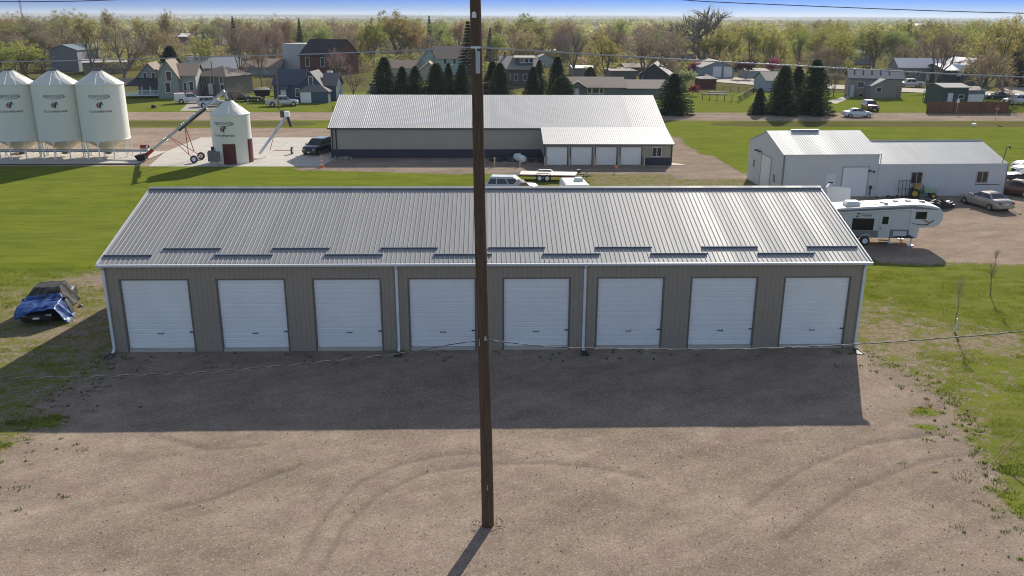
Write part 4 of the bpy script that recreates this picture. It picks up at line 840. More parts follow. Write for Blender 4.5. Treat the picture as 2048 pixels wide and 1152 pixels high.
# ---------------- vehicles ----------------
def paint(n, c, metal=.2): return mat('car_'+n, c, .28, metal, var=.02, coat=.6)
def car(kind, label, m, x, y, hd, group=None, L_=None, name='car', tail=True):
    dims = dict(sedan=(4.85, 1.84, 1.43, .31), suv=(4.9, 1.95, 1.78, .36), pickup=(5.85, 2.0, 1.88, .39))[kind]; L, Wd, Ht, wr = dims; L = L_ or L; h = L/2; w = Wd/2
    cat = {'sedan': 'car', 'suv': 'car', 'pickup': 'pickup truck'}[kind]; t = thing(name, label, cat, (x, y, 0), hd, group)
    if kind == 'sedan': prof = [(-h, .60, .36), (-h+.08, .86, .28), (-h+.4, .97, .22), (-h+1.0, 1.0, .2), (-.6, .97, .2), (h-1.6, .95, .2), (h-1.2, .93, .2), (h-.5, .83, .22), (h-.12, .70, .26), (h, .52, .36)]
    elif kind == 'suv': prof = [(-h, .70, .42), (-h+.06, 1.0, .32), (-h+.4, 1.12, .26), (-.8, 1.12, .25), (h-1.6, 1.12, .25), (h-1.1, 1.09, .25), (h-.4, 1.02, .27), (h-.1, .86, .3), (h, .62, .4)]
    else: prof = [(-h, .62, .52), (-h+.05, .72, .42), (-h+.4, .74, .36), (-h+2.0, .74, .34), (-h+2.02, 1.14, .32), (h-1.6, 1.14, .32), (h-1.3, 1.12, .32), (h-.4, 1.06, .34), (h-.1, .92, .36), (h, .66, .46)]
    rings = []
    for i, (sx, zt, zb) in enumerate(prof):
        e = min(1, .86+.14*min(1, (h-abs(sx))/.5)); ww = w*e; zm = zb+(zt-zb)*.62
        half = [(ww*.90, zb), (ww*.985, zb+.10), (ww, zm-.06), (ww*.985, zm+.06), (ww*.93, zt-.03), (ww*.80, zt), (ww*.35, zt+.03)]
        rings.append([(sx, -a, b) for a, b in half][::-1]+[(sx, a, b) for a, b in half])
    rings = [r[7:]+r[:7] for r in rings]; mb = MB(); mb.loft([r[::-1] for r in rings]); bodyo = mk('body', mb, m, t)
    # cabin
    if kind == 'sedan': bx = (-h+.75, -h+1.45, h-2.35, h-1.45); zb, zt = .95, Ht; ti = .27
    elif kind == 'suv': bx = (-h+.12, -h+.45, h-2.15, h-1.35); zb, zt = 1.08, Ht; ti = .2
    else: bx = (-h+2.03, -h+2.25, h-2.2, h-1.45); zb, zt = 1.10, Ht; ti = .2
    wb = w*.92; wt_ = wb-ti; zs = zt-.07
    bot = [(bx[0], -wb, zb), (bx[3], -wb, zb), (bx[3], wb, zb), (bx[0], wb, zb)]; top = [(bx[1], -wt_, zs), (bx[2], -wt_, zs), (bx[2], wt_, zs), (bx[1], wt_, zs)]
    cap_ = [(bx[1]+.14, -wt_+.13, zt), (bx[2]-.14, -wt_+.13, zt), (bx[2]-.14, wt_-.13, zt), (bx[1]+.14, wt_-.13, zt)]
    mb = MB(); mb.loft([bot, top, cap_], sm=False); cb = mk('cabin', mb, m, t)
    def panel(a, b, c, d, u0, u1, v0, v1, name):
        a, b, c, d = map(Vector, (a, b, c, d)); n = (b-a).cross(d-a).normalized()*.008
        f = lambda u, v: (a.lerp(b, u)).lerp(d.lerp(c, u), v)+n
        vs = [f(u0, v0), f(u1, v0), f(u1+(0), v1), f(u0, v1)]; mk(name, MB().add(vs+[q-n*.6 for q in vs], [(0, 1, 2, 3), (0, 4, 5, 1), (1, 5, 6, 2), (2, 6, 7, 3), (3, 7, 4, 0)]), M['glass'], cb)
    panel(bot[1], bot[2], top[2], top[1], .06, .94, .06, .93, 'windshield'); panel(bot[3], bot[0], top[0], top[3], .08, .92, .1 if kind != 'suv' else .35, .92, 'rear_window')
    n_ = 2 if kind != 'suv' else 3
    cuts = {2: ((.06, .50), (.53, .93)), 3: ((.04, .27), (.30, .60), (.63, .95))}[n_]
    for u0, u1 in cuts:
        panel(bot[0], bot[1], top[1], top[0], u0, u1, .12, .88, 'side_window'); panel(bot[2], bot[3], top[3], top[2], 1-u1, 1-u0, .12, .88, 'side_window')
    if kind == 'pickup':
        x0 = -h+.04; x1 = -h+2.02
        for s in (-1, 1): mk('bed_side', MB().box(x0, s*w*.97 if s < 0 else s*w*.88, .70, x1, s*w*.88 if s < 0 else s*w*.97, 1.16), m, t)
        mk('tailgate', MB().box(x0-.02, -w*.88, .70, x0+.05, w*.88, 1.15), m, t); mk('bed_floor', MB().box(x0+.05, -w*.88, .70, x1, w*.88, .78), M['black'], t)
    wx = (h-.95, -h+.95) if kind != 'pickup' else (h-.98, -h+1.25)
    for a in wx:
        for s in (-1, 1):
            mk('wheel_arch', MB().tube((a, s*(w*.80), wr+.02), (a, s*(w*.985), wr+.02), wr+.085, n=22), M['black'], t)
            wheel_mb(t, (a, s*(w-.10), wr), wr, .2, (0, 1, 0), M['chrome'])
    zl = prof[-2][1]-.12
    for s in (-1, 1):
        mk('headlight', MB().box(h-.16, s*w*.80-.17, zl-.07, h-.02, s*w*.80+.0 if s < 0 else s*w*.80+.0, zl+.06) if False else MB().box(h-.17, min(s*w*.50, s*w*.80), zl-.1, h-.035, max(s*w*.50, s*w*.80), zl+.03), M['trim'], t)
        if tail: mk('taillight', MB().box(-h+.005, min(s*w*.58, s*w*.84), .70 if kind == 'sedan' else .82, -h+.10, max(s*w*.58, s*w*.84), .86 if kind == 'sedan' else 1.02), M['redlens'], t)
        xm = bx[3]-.12; mk('mirror', MB().box(xm-.1, min(s*w*.9, s*(w+.17)), zb-.0, xm+.06, max(s*w*.9, s*(w+.17)), zb+.15), m, t)
    mk('grille', MB().box(h-.05, -w*.42, .46, h+.004, w*.42, .64 if kind == 'sedan' else .82), M['black'], t)
    mk('license_plate', MB().box(-h-.012, -.16, .62, -h+.02, .16, .76), M['white'], t); mk('license_plate', MB().box(h-.01, -.16, .40, h+.016, .16, .5), M['white'], t)
    return t
def at(x, y): g = G(x, y); return g.x, g.y
x, y = at(637, 306); ds_ = car('suv', 'dark blue SUV parked in the shadow at the left end of the tan building', paint('dark_blue', (.02, .045, .06)), x, y, R(-107), name='suv')
x, y = at(1967, 404); a = G(1943, 410); b = G(1996, 425); car('sedan', 'tan sedan parked behind the camper at the right, its trunk toward the viewer', paint('tan', (.40, .35, .28)), (a.x+b.x)/2+.45, (a.y+b.y)/2+.8, math.atan2(a.y-b.y, a.x-b.x), name='sedan')
x, y = at(2040, 395); car('sedan', 'brown sedan with a pale roof half hidden behind the tan sedan', paint('brown', (.17, .07, .045)), x+.1, y+1.6, R(128), name='sedan')
x, y = at(2036, 372); car('suv', 'black SUV at the right edge beside the end of the white wing', paint('black', (.012, .012, .016)), x+1.6, y+.7, R(158), name='suv')
x, y = at(2050, 356); car('suv', 'white SUV between the black SUV and the blue windowed car', paint('white', (.7, .71, .72), 0), x+1.8, y+1.0, R(176), name='suv')
x, y = at(2052, 343); car('sedan', 'white car farthest back in the row at the right edge', paint('white', (.7, .71, .72), 0), x+1.9, y+1.2, R(178), name='sedan')
x, y = at(1027, 398); car('suv', 'silver white SUV behind the roof of the storage building near the pole', paint('silver', (.55, .57, .58)), P(1024, 362, 38.5).x, 38.3, R(-6), name='suv')
x, y = at(1719, 235); car('sedan', 'white sedan driving along the road beyond the white shop', paint('white', (.7, .71, .72), 0), x, y+.9, R(-2), name='sedan')
x, y = at(1748, 223); car('suv', 'dark red SUV parked on the grass behind the white sedan', paint('maroon', (.16, .02, .03)), x, y+1.8, R(-96), name='suv')
x, y = at(1824, 174); car('pickup', 'white pickup truck on the street behind the blue roofed beige house', paint('white', (.7, .71, .72), 0), x, y+1, R(180), name='pickup_truck', L_=6.4)
x, y = at(2032, 210); car('pickup', 'white pickup truck at the right edge beyond the wood fence', paint('white', (.7, .71, .72), 0), x+1.4, y+1.5, R(178), name='pickup_truck')
x, y = at(2003, 199); car('sedan', 'dark car behind the gate in front of the white pickup at the right edge', paint('dark_blue', (.02, .045, .06)), x, y+1.5, R(175), name='sedan')
x, y = at(421, 214); car('suv', 'silver SUV parked on the drive behind the small bin', paint('silver', (.55, .57, .58)), x, y+1.0, R(20), name='suv')
x, y = at(562, 213); car('pickup', 'silver pickup truck parked beside the blue house', paint('silver', (.55, .57, .58)), x, y+1.0, R(14), name='pickup_truck', L_=5.9)
x, y = at(377, 207); wp = car('pickup', 'white work pickup with ladders and boxes beside the grey green house', paint('white', (.7, .71, .72), 0), x, y+1.0, R(20), name='pickup_truck', L_=5.6)
mk('cargo_box', MB().box(-2.7, -.95, 1.165, -.85, .95, 1.85), M['white'], wp); q = MB(); [q.tube((-2.8, s, 2.0), (1.8, s, 2.05), .04, n=5) for s in (-.6, .2)]; [q.tube((x_, -.6, 2.0), (x_, .2, 2.0), .03, n=4) for x_ in (-2, -1, 0, 1)]; mk('ladder', q, M['red'], wp)
x, y = at(473, 204); car('suv', 'dark vehicle parked against the brown house behind the bare shrub', paint('black', (.012, .012, .016)), x, y+2, R(10), name='suv')
# small dump trailer and all-terrain vehicle by the blue house
g = G(523, 200); t = thing('dump_trailer', 'black dump trailer heaped with pale stuff between the brown and blue houses', 'trailer', (g.x, g.y+1, 0), R(10))
mk('tub', MB().loft([[(-1.1, -.8, .7), (1.3, -.8, .7), (1.3, .8, .7), (-1.1, .8, .7)], [(-1.7, -1, 1.9), (1.6, -1, 1.9), (1.6, 1, 1.9), (-1.7, 1, 1.9)]], sm=False), M['black'], t)
mk('load', MB().loft([[(-1.5, -.9, 1.9), (1.5, -.9, 1.9), (1.5, .9, 1.9), (-1.5, .9, 1.9)], [(-.8, -.4, 2.25), (.9, -.4, 2.3), (.9, .4, 2.3), (-.8, .4, 2.25)]]), mat('pale_stone', (.3, .28, .26), .9), t)
for s in (-1, 1): wheel_mb(t, (0, s*.95, .38), .38, .2, (0, 1, 0))
mk('tongue', MB().box(1.3, -.06, .5, 2.8, .06, .62), M['dkmetal'], t)
g = G(503, 204); t = thing('utility_vehicle', 'dark open utility vehicle parked left of the dump trailer', 'utility vehicle', (g.x, g.y+1, 0), R(15))
mk('body', MB().loft([[(-1.4, -.6, .4), (1.4, -.6, .4), (1.4, .6, .4), (-1.4, .6, .4)], [(-1.35, -.65, .95), (1.3, -.6, .8), (1.3, .6, .8), (-1.35, .65, .95)]], sm=False), M['black'], t)
q = MB(); [q.tube((a, s*.6, .85), (b, s*.5, 1.8), .03, n=5) for s in (-1, 1) for a, b in ((-.5, -.4), (.7, .3))]; q.box(-.45, -.55, 1.8, .35, .55, 1.84); mk('roll_cage', q, M['dkmetal'], t)
for a in (-.9, .95):
    for s in (-1, 1): wheel_mb(t, (a, s*.7, .34), .34, .24, (0, 1, 0))
# ---------------- covered car ----------------
fr = Vector((-26.05, 0.75, 0)); fr = G(74, 655); bk = G(122, 606)
hd = math.atan2(fr.y-bk.y, fr.x-bk.x); c = (fr+bk)/2
cc = car('sedan', 'black sedan partly wrapped in tarps parked on the grass left of the storage building', paint('black', (.012, .012, .016)), c.x-.1, c.y+.45, hd, name='sedan', L_=4.7)
CCM = Matrix.Translation(cc.location) @ Matrix.Rotation(hd, 4, 'Z')
def tarp(name, label, m, u0, u1, v0, v1, seed, lift, skew, par=None, amp=.05):
    r = np.random.RandomState(seed); nu, nv = 70, 90; V = []
    h = 2.5; w = .92
    def top(x, y):
        zt = np.interp(x, [-2.6, -2.45, -1.75, -1.05, .15, 1.05, 2.0, 2.42, 2.6], [.1, .97, 1.0, 1.42, 1.44, .98, .90, .72, .05]); cab = np.interp(x, [-1.75, -1.05, .15, 1.05], [0, 1, 1, 0], 0, 0)
        wt = w-.27*cab; ov = np.maximum(0, np.abs(y)-wt)
        z = zt-ov*.93; return z
    for i in range(nu+1):
        for j in range(nv+1):
            u = u0+(u1-u0)*i/nu; v = v0+(v1-v0)*j/nv; x = u+skew*v; y = v
            z = float(top(x, y))+lift; s = vnoise(np.array(x*1.0+seed), np.array(y), .45)-.5; s2 = math.sin(7*x+4*y+seed+4*float(s)); s3 = abs(math.sin(5.2*(x*.7+y*1.3)+seed*2+3*float(s)))
            z += amp*(s*1.0+.35*s2+s3*.7); z = max(z, .02+.03*abs(s2)); hw_ = w-.27*float(np.interp(x, [-1.75, -1.05, .15, 1.05], [0, 1, 1, 0], 0, 0)); yy = y if abs(y) < hw_ else math.copysign(hw_+(abs(y)-hw_)*.42+.03, y); V.append((x, yy+.04*float(s2)+.03*float(s), z+.02))
    F = [(i*(nv+1)+j, (i+1)*(nv+1)+j, (i+1)*(nv+1)+j+1, i*(nv+1)+j+1) for i in range(nu) for j in range(nv)]
    o = npmesh(name, V, F, m, smooth=True); so = o.modifiers.new('thickness', 'SOLIDIFY'); so.thickness = .012
    o.matrix_world = CCM; return tag(o, label, 'tarp')
gt_ = mat('grey_tarp_sheet', (.05, .052, .048), .75, var=.25, scale=3, spec=.2); bt = mat('blue_tarp_sheet', (.016, .065, .24), .42, var=.12, scale=2.5, bump=.5, bscale=9)
tarp('tarp', 'dark grey tarp with shiny folds wrapped over the roof of the black sedan', gt_, -1.0, 1.05, -1.7, 1.9, 3, .02, -.10, amp=.045)
tarp('tarp', 'bright blue crumpled tarp over the hood of the black sedan', bt, .75, 2.40, -.95, 2.15, 11, .05, -.12, amp=.08)
# ---------------- fifth wheel camper ----------------
fwp = mat('camper_white', (.62, .64, .65), .35, var=.03); grs = mat('camper_grey_stripe', (.20, .20, .21), .4); crm = mat('camper_roof_membrane', (.72, .68, .60), .6, var=.06)
L = 9.3; Wr = 2.2
t = thing('camper_trailer', 'white fifth wheel camper with dark windows parked right of the storage building', 'camper', (32.4-L, 20.15, 0), R(-5))
prof = [(0, .60), (L-1.68, .60), (L-1.60, .68), (L-1.55, 1.36), (L-.55, 1.42), (L-.18, 1.62), (L, 2.05), (L-.06, 2.5), (L-.3, 2.84), (L-1.1, 2.96), (L-2.1, 3.02), (0, 2.50)]
mb = MB(); mb.prism(prof, 'y', 0, Wr); bd = mk('body', mb, fwp, t); bv = bd.modifiers.new('bevel', 'BEVEL'); bv.width = .07; bv.segments = 3; bv.limit_method = 'ANGLE'; bv.angle_limit = R(28)
zr_ = lambda x: np.interp(x, [0, L-2.1, L-1.1, L-.4], [2.50, 3.02, 2.96, 2.82])
rp = [(.05, zr_(.05)+.02), (L-2.1, 3.04), (L-1.1, 2.98), (L-.4, 2.84), (L-.4, 2.80), (L-1.1, 2.94), (L-2.1, 3.0), (.05, zr_(.05)-.02)]
mb = MB(); mb.prism([(a, b_+.02) for a, b_ in rp], 'y', .08, Wr-.08); rf = mk('roof', mb, crm, t)
za = zr_(L-6.4)+.02; mk('air_conditioner', MB().loft([[(L-6.7, .6, za-.02), (L-5.7, .6, za+.03), (L-5.7, 1.4, za+.03), (L-6.7, 1.4, za-.02)], [(L-6.7, .57, za+.2), (L-5.65, .57, za+.24), (L-5.65, 1.43, za+.24), (L-6.7, 1.43, za+.2)], [(L-6.55, .7, za+.32), (L-5.8, .7, za+.34), (L-5.8, 1.3, za+.34), (L-6.55, 1.3, za+.32)]], sm=False), M['white'], rf)
for vx, vy in ((L-4.1, 1.0), (L-3.1, 1.3), (L-2.3, 1.1), (L-1.3, 1.1), (L-7.9, 1.0)): mk('roof_vent', MB().box(vx, vy, zr_(vx)+.0, vx+.34, vy+.30, zr_(vx)+.14), mat('vent_grey', (.4, .38, .38), .5), rf)
q = MB(); q.tube((L-4.9, .4, zr_(L-4.9)+.1), (L-3.9, .55, zr_(L-3.9)+.14), .035, n=6); q.box(L-4.0, .45, zr_(L-4)+.02, L-3.8, .65, zr_(L-4)+.2); mk('antenna', q, M['galv'], rf)
win = mat('camper_window', (.014, .016, .016), .25, spec=.3)
def sb(name, x0, z0, x1, z1, m, d=.03, d0=.002, par=None, bev=False):
    o = mk(name, MB().box(x0, -d, z0, x1, -d0, z1), m, par or t)
    if bev: b_ = o.modifiers.new('bevel', 'BEVEL'); b_.width = .05; b_.segments = 2; b_.limit_method = 'ANGLE'
    return o
for a in ((L-6.3, 1.14, L-4.78, 2.0), (L-1.93, 2.02, L-1.17, 2.54), (L-7.25, 1.52, L-6.85, 1.95)): sb('window', *a, win, .022, bev=True)
mk('upper_stripe', MB().add([(.1, -.012, zr_(.1)-.08), (L-2.1, -.012, 2.94), (L-.45, -.012, 2.76), (L-.45, -.012, 2.70), (L-2.1, -.012, 2.74), (.1, -.012, zr_(.1)-.16)], [(0, 5, 4, 1), (1, 4, 3, 2)]), grs, t)
sb('lower_panel', L-6.5, .70, L-4.42, 1.12, grs, .014); sb('lower_panel', L-3.58, .70, L-2.25, 1.22, grs, .014)
mk('bottom_skirt', MB().add([(.1, -.018, .60), (L-1.7, -.018, .60), (L-2.2, -.018, .86), (L-3.3, -.018, .68), (.1, -.018, .69)], [(4, 3, 2, 1, 0)]), M['dkmetal'], t)
sb('storage_hatch', L-3.35, .76, L-2.42, 1.10, fwp, .028, .016)
dr = sb('entry_door', L-4.40, .60, L-3.62, 2.28, fwp, .035); sb('door_window', L-4.22, 1.62, L-3.80, 2.16, win, .05, .036, dr); sb('handle', L-4.33, 1.2, L-4.28, 1.36, M['dkmetal'], .06, .036, dr)
q = MB(); n = 14; pts = [(L-2.2+1.55*i/n, 1.72-.12*math.sin(math.pi*i/n*.9)+(.26*max(0, i/n-.75)/.25)) for i in range(n+1)]
for i in range(n): (a, b_), (c, d) = pts[i], pts[i+1]; h0 = .012+.045*i/n; q.add([(a, -.012, b_-h0), (c, -.012, d-h0), (c, -.012, d+h0), (a, -.012, b_+h0)], [(0, 3, 2, 1)])
mk('swoosh_graphic', q, M['dkmetal'], t)
mk('tan_graphic', MB().add([(L-1.45, -.011, 2.0), (L-1.3, -.011, 2.0), (L-.78, -.011, 1.78), (L-1.1, -.011, 1.72)], [(0, 3, 2, 1)]), mat('tan_ink', (.32, .26, .18), .5), t)
v1 = text_mesh('Z', .40, True, .3); v2 = text_mesh('INGER', .20, True); q = MB(); q.add([(x+L-6.0, -.014, y+2.10) for x, y, _ in v1[0]], [f[::-1] for f in v1[1]]); q.add([(x*1.3+L-5.35, -.014, y+2.15) for x, y, _ in v2[0]], [f[::-1] for f in v2[1]]); mk('name_lettering', q, M['black'], t)
mk('awning_arm', MB().box(L-2.26, -.08, 1.0, L-2.20, -.003, 2.72), M['trim'], t); mk('awning_arm', MB().box(L-6.85, -.08, .9, L-6.79, -.003, 2.3), M['trim'], t); mk('awning_roll', MB().tube((L-6.9, -.09, 2.42), (L-2.15, -.09, 2.74), .045, n=8), M['trim'], t)
for x in (L-5.25, L-6.15):
    for s in (.12, Wr-.12): wheel_mb(t, (x, s-.04, .34), .34, .22, (0, 1, 0), M['white'])
q = MB(); pts = [(L-5.25+.48*math.cos(a), .34+.46*math.sin(a)) for a in [math.pi*i/10 for i in range(11)]]
for (a, b_), (c, d) in zip(pts[:-1], pts[1:]): q.add([(a, -.05, b_), (c, -.05, d), (c, -.05, d+.09), (a, -.05, b_+.09)], [(0, 1, 2, 3), (3, 2, 1, 0)])
mk('fender', q, M['white'], t)
for x, s in ((L-1.95, .12), (L-1.95, Wr-.15), (L-3.2, .9)): q = MB(); q.box(x-.045, s-.045, 0.05, x+.045, s+.045, .62); q.box(x-.2, s-.2, 0, x+.2, s+.2, .07); mk('landing_leg', q, M['trim'], t)
q = MB(); q.box(L-4.35, -.4, .26, L-3.7, -.02, .30); q.box(L-4.35, -.22, .43, L-3.7, -.02, .47); mk('step', q, M['dkmetal'], t)
# two panels leaning behind the camper
for i, (px, py, hd_, lb) in enumerate(((1668, 408, 62, 'white panel leaning at the corner of the storage building, left of the other'), (1683, 412, -22, 'white panel leaning beside the camper roof, right of the other'))):
    g = G(px, py+55); tt = thing('leaning_panel', lb, 'panel', (P(px, py, 27).x, 27+i*.6, 0), R(hd_-0), 'white panels leaning near the camper')
    q = MB(); q.loft([[(-.8, 0, 0), (.8, 0, 0), (.8, .05, 0), (-.8, .05, 0)], [(-.8, .6, 2.95-.3*i), (.8, .6, 2.95-.3*i), (.8, .65, 2.95-.3*i), (-.8, .65, 2.95-.3*i)]], sm=False); mk('sheet', q, M['white'], tt)
    q = MB(); q.tube((-.82, .0, 0), (-.82, .62, 2.97-.3*i), .03, n=5); q.tube((.82, 0, 0), (.82, .62, 2.97-.3*i), .03, n=5); q.tube((-.82, .62, 2.97-.3*i), (.82, .62, 2.97-.3*i), .03, n=5); mk('frame', q, M['galv'], tt)
# trailer, small camper, wooden stand behind the roof
a = G(1062, 358); b = G(1172, 362); t = thing('flatbed_trailer', 'white flatbed trailer with two wheels a side parked behind the storage building', 'trailer', (5.9, 46.0, 0), R(-7))
mk('deck', MB().box(-2.7, -1.0, .60, 3.0, 1.0, .68), mat('pale_deck', (.60, .52, .46), .6, var=.1), t); q = MB(); [q.box(-2.75, s-.05, .45, 3.05, s+.05, .598) for s in (-.95, .95)]; q.box(3.05, -.95, .46, 3.12, .95, .598); mk('frame', q, mat('dark_maroon', (.10, .02, .025), .6), t)
mk('ramp', MB().loft([[(-2.72, -.95, .66), (-2.72, .95, .66), (-2.72, .95, .60), (-2.72, -.95, .60)], [(-3.9, -.9, .42), (-3.9, .9, .42), (-3.9, .9, .38), (-3.9, -.9, .38)]], sm=False), M['dkmetal'], t)
for s in (-1.12, 1.12):
    for x in (-.38, .38): wheel_mb(t, (x-.3, s, .35), .35, .2, (0, 1, 0), M['white'])
    q = MB(); q.loft([[(-1.2, s-.13, .55), (-1.2, s+.13, .55), (-1.2, s+.13, .6), (-1.2, s-.13, .6)], [(-.9, s-.13, .80), (-.9, s+.13, .80), (-.9, s+.13, .85), (-.9, s-.13, .85)], [(.3, s-.13, .80), (.3, s+.13, .80), (.3, s+.13, .85), (.3, s-.13, .85)], [(.6, s-.13, .55), (.6, s+.13, .55), (.6, s+.13, .6), (.6, s-.13, .6)]], sm=False); mk('fender', q, M['dkmetal'] if s < 0 else M['white'], t)
q = MB(); q.tube((3.05, -.9, .5), (4.6, 0, .5), .05, n=6); q.tube((3.05, .9, .5), (4.6, 0, .5), .05, n=6); q.tube((4.0, 0, .1), (4.0, 0, 1.0), .04, n=6); mk('tongue', q, M['dkmetal'], t)
q = MB(); q.box(3.0, -.7, .7, 3.06, -.2, 1.15); q.box(3.1, .1, .7, 3.3, .5, 1.05); mk('headboard', q, M['dkmetal'], t)
t = thing('small_camper', 'small white camper with a rooftop unit, only its roof showing over the storage building', 'camper', (P(1143, 362, 32.2).x, 32.2, 0), R(3))
mb = MB(); mb.loft([[(-1.02, 0, .6), (1.02, 0, .6), (1.02, 0, 2.55), (.92, 0, 2.68), (-.92, 0, 2.68), (-1.02, 0, 2.55)], [(-1.05, -3.5, .6), (1.05, -3.5, .6), (1.05, -3.5, 2.55), (.95, -3.5, 2.7), (-.95, -3.5, 2.7), (-1.05, -3.5, 2.55)], [(-1.05, -4.4, .8), (1.05, -4.4, .8), (1.05, -4.4, 2.1), (.95, -4.4, 2.2), (-.95, -4.4, 2.2), (-1.05, -4.4, 2.1)]], sm=False); mk('body', mb, fwp, t)
mk('roof', MB().box(-.88, -3.4, 2.66, .88, -.08, 2.73), crm, t); mk('air_conditioner', MB().loft([[(.0, -1.9, 2.73), (.7, -1.9, 2.73), (.7, -1.1, 2.73), (0, -1.1, 2.73)], [(.08, -1.8, 3.0), (.62, -1.8, 3.0), (.62, -1.2, 3.0), (.08, -1.2, 3.0)]], sm=False), M['trim'], t)
q = MB(); q.tube((.75, -1.2, 2.73), (.95, -.6, 3.1), .025, n=5); mk('antenna', q, M['dkmetal'], t)
for s in (-1, 1): wheel_mb(t, (s*.95, -2, .33), .33, .2, (1, 0, 0))
t = thing('plywood_shelter', 'small taupe plywood shelter beside the silver white SUV behind the roof', 'shelter', (P(1050, 370, 32).x, 32.0, 0), R(8))
q = MB(); q.prism([(-.9, 0), (.9, 0), (.9, 1.5), (.1, 2.35), (-.3, 2.35), (-.9, 1.6)], 'y', 0, 1.5); mk('panel', q, mat('plywood', (.27, .21, .17), .8, var=.15), t); mk('top_sheet', MB().add([(-.95, -.05, 1.62), (-.3, -.05, 2.40), (-.3, 1.55, 2.40), (-.95, 1.55, 1.62)], [(0, 1, 2, 3), (3, 2, 1, 0)]), M['white'], t)
# green lawn tractor, rack and pile by the white wing
g = G(1843, 396); t = thing('lawn_tractor', 'green lawn tractor with a straw coloured seat in front of the white wing', 'lawn tractor', (g.x, g.y+.3, 0), R(-14))
gp_ = paint('green', (.05, .16, .05), 0)
mk('hood', MB().loft([[(.2, -.3, .5), (.2, .3, .5), (.2, .3, 1.0), (.2, -.3, 1.0)], [(1.3, -.25, .5), (1.3, .25, .5), (1.3, .25, .82), (1.3, -.25, .82)]], sm=False), mat('pale_green_hood', (.35, .48, .36), .4), t); mk('chassis', MB().box(-.9, -.4, .35, .25, .4, .7), gp_, t)
mk('seat', MB().box(-.6, -.25, .7, -.15, .25, 1.25), mat('straw_seat', (.5, .3, .08), .7), t); mk('steering_wheel', MB().tube((.05, 0, 1.15), (.10, 0, 1.2), .2, n=14), M['orange'], t)
for a, r_ in ((-.6, .42), (1.0, .27)):
    for s in (-1, 1): wheel_mb(t, (a, s*.45, r_), r_, .22, (0, 1, 0), M['yellow'])
g = G(1812, 395); t = thing('ramp_rack', 'black open bar rack standing upright against the white wing', 'rack', (g.x, g.y+.2, 0), R(4))
for i in range(5): mk('bar', MB().tube((-.7+i*.34, 0, 0), (-.7+i*.34, .1, 1.5), .025, n=6), M['black'], t)
for z in (.1, .75, 1.5): mk('rail', MB().tube((-.72, z*.067, z), (.68, z*.067, z), .025, n=6), M['black'], t)
rubble('dark jumble of parts on the ground behind the camper', G(1850, 408).x, 33.0, 90, 7, 1.8, M['dkmetal'], 'parts_pile', 'parts pile', .6)
rubble('small dark debris along the foot of the white shop', G(1790, 394).x, 37.0, 20, 8, 2.0, M['dkmetal'], 'parts_pile', 'debris', .2)
g = G(655/4, 613); t = thing('rock', 'pale rock lying on the grass beside the covered sedan', 'rock', G(162, 613)); mk('stone', MB().lathe([(0, 0), (.13, .02), (.11, .1), (0, .14)], 7), mat('pale_stone', (.3, .28, .26), .9), t)
# ---------------- houses of the town ----------------
shg = lambda n, c: lined('shingle_'+n, c, .28, 'Y', .86, .18, rough=.9, var=.12, scale=1.5)
lap = lambda n, c: lined('lap_'+n, c, .2, 'Z', .8, .14, rough=.7, var=.06, scale=.6)
def house(name, label, cat, p0, p1, ye, yr, D, axis='x', wm=None, rm=None, hip=0., oh=.35, rot=None, ribs=0, group=None, Hmin=2.2, W_=None):
    """p0,p1: photo pixels of the two front base corners; ye/yr: pixel rows of eave and ridge; D depth in metres"""
    a = G(*p0); b = G(*p1); v = b-a; W = W_ or v.length; rz = math.atan2(v.y, v.x) if rot is None else rot
    H = max(Hmin, P((p0[0]+p1[0])/2, ye, (a.y+b.y)/2).z); yy = (a.y+b.y)/2+(D/2 if axis == 'x' else 0); RI = max(.5, P((p0[0]+p1[0])/2, yr, yy).z-H)
    t = thing(name, label, cat, (a.x, a.y, 0), rz, group)
    mb = MB(); gable_walls(mb, W, D, H, RI, axis, hip=hip > 0); mk('wall', mb, wm, t)
    mb = MB(); gable_roof(mb, W, D, H, RI, axis, oh=oh, hip=hip, th=.14); rf = mk('roof', mb, rm, t)
    return t, W, D, H, RI, rf
def chimney(rf, x, y, z0, z1, m=None): mk('chimney', MB().box(x-.3, y-.3, z0, x+.3, y+.3, z1), m or mat('chimney_brick', (.22, .1, .07), .9), rf)
# grey green farmhouse with porch
gg = lap('grey_green', (.27, .31, .29)); tans = shg('tan', (.26, .20, .15)); dks = shg('charcoal', (.055, .055, .07))
t, W, D, H, RI, rf = house('farmhouse', 'grey green two storey house with a white railed porch left of the white work pickup', 'house', (322, 196), (387, 187), 147, 124, 10, 'x', gg, tans, rot=R(8), W_=6.9)
a = G(322, 196)
mb = MB(); gw = W*.56; gable_walls(mb, gw, 1.2, H, 3.0, 'y'); mb.v = [(x, y-1.2, z) for x, y, z in mb.v]; wg_ = mk('gable_wing', mb, gg, t)
mb = MB(); gable_roof(mb, gw, 8.2, H, 3.0, 'y', oh=.4); mb.v = [(x, y-1.2, z) for x, y, z in mb.v]; mk('gable_roof', mb, tans, t)
def win_(par, x, y, z, w, h, m=None): p = mk('window', MB().box(x, y-.03, z, x+w, y-.004, z+h), M['glass'], par); q = MB(); [q.box(*b) for b in ((x-.1, y-.05, z-.1, x+w+.1, y-.031, z), (x-.1, y-.05, z+h, x+w+.1, y-.031, z+h+.1), (x-.1, y-.05, z, x, y-.031, z+h), (x+w, y-.05, z, x+w+.1, y-.031, z+h))]; mk('window_frame', q, m or M['trim'], p)
win_(t, gw*.45, -1.2, H-1.0, .9, 1.7); win_(t, gw*.35, -1.2, 1.2, .9, 1.8); win_(t, gw+.7, 0, 1.4, .5, 1.5); win_(t, gw+1.8, 0, 1.4, .7, 1.7)
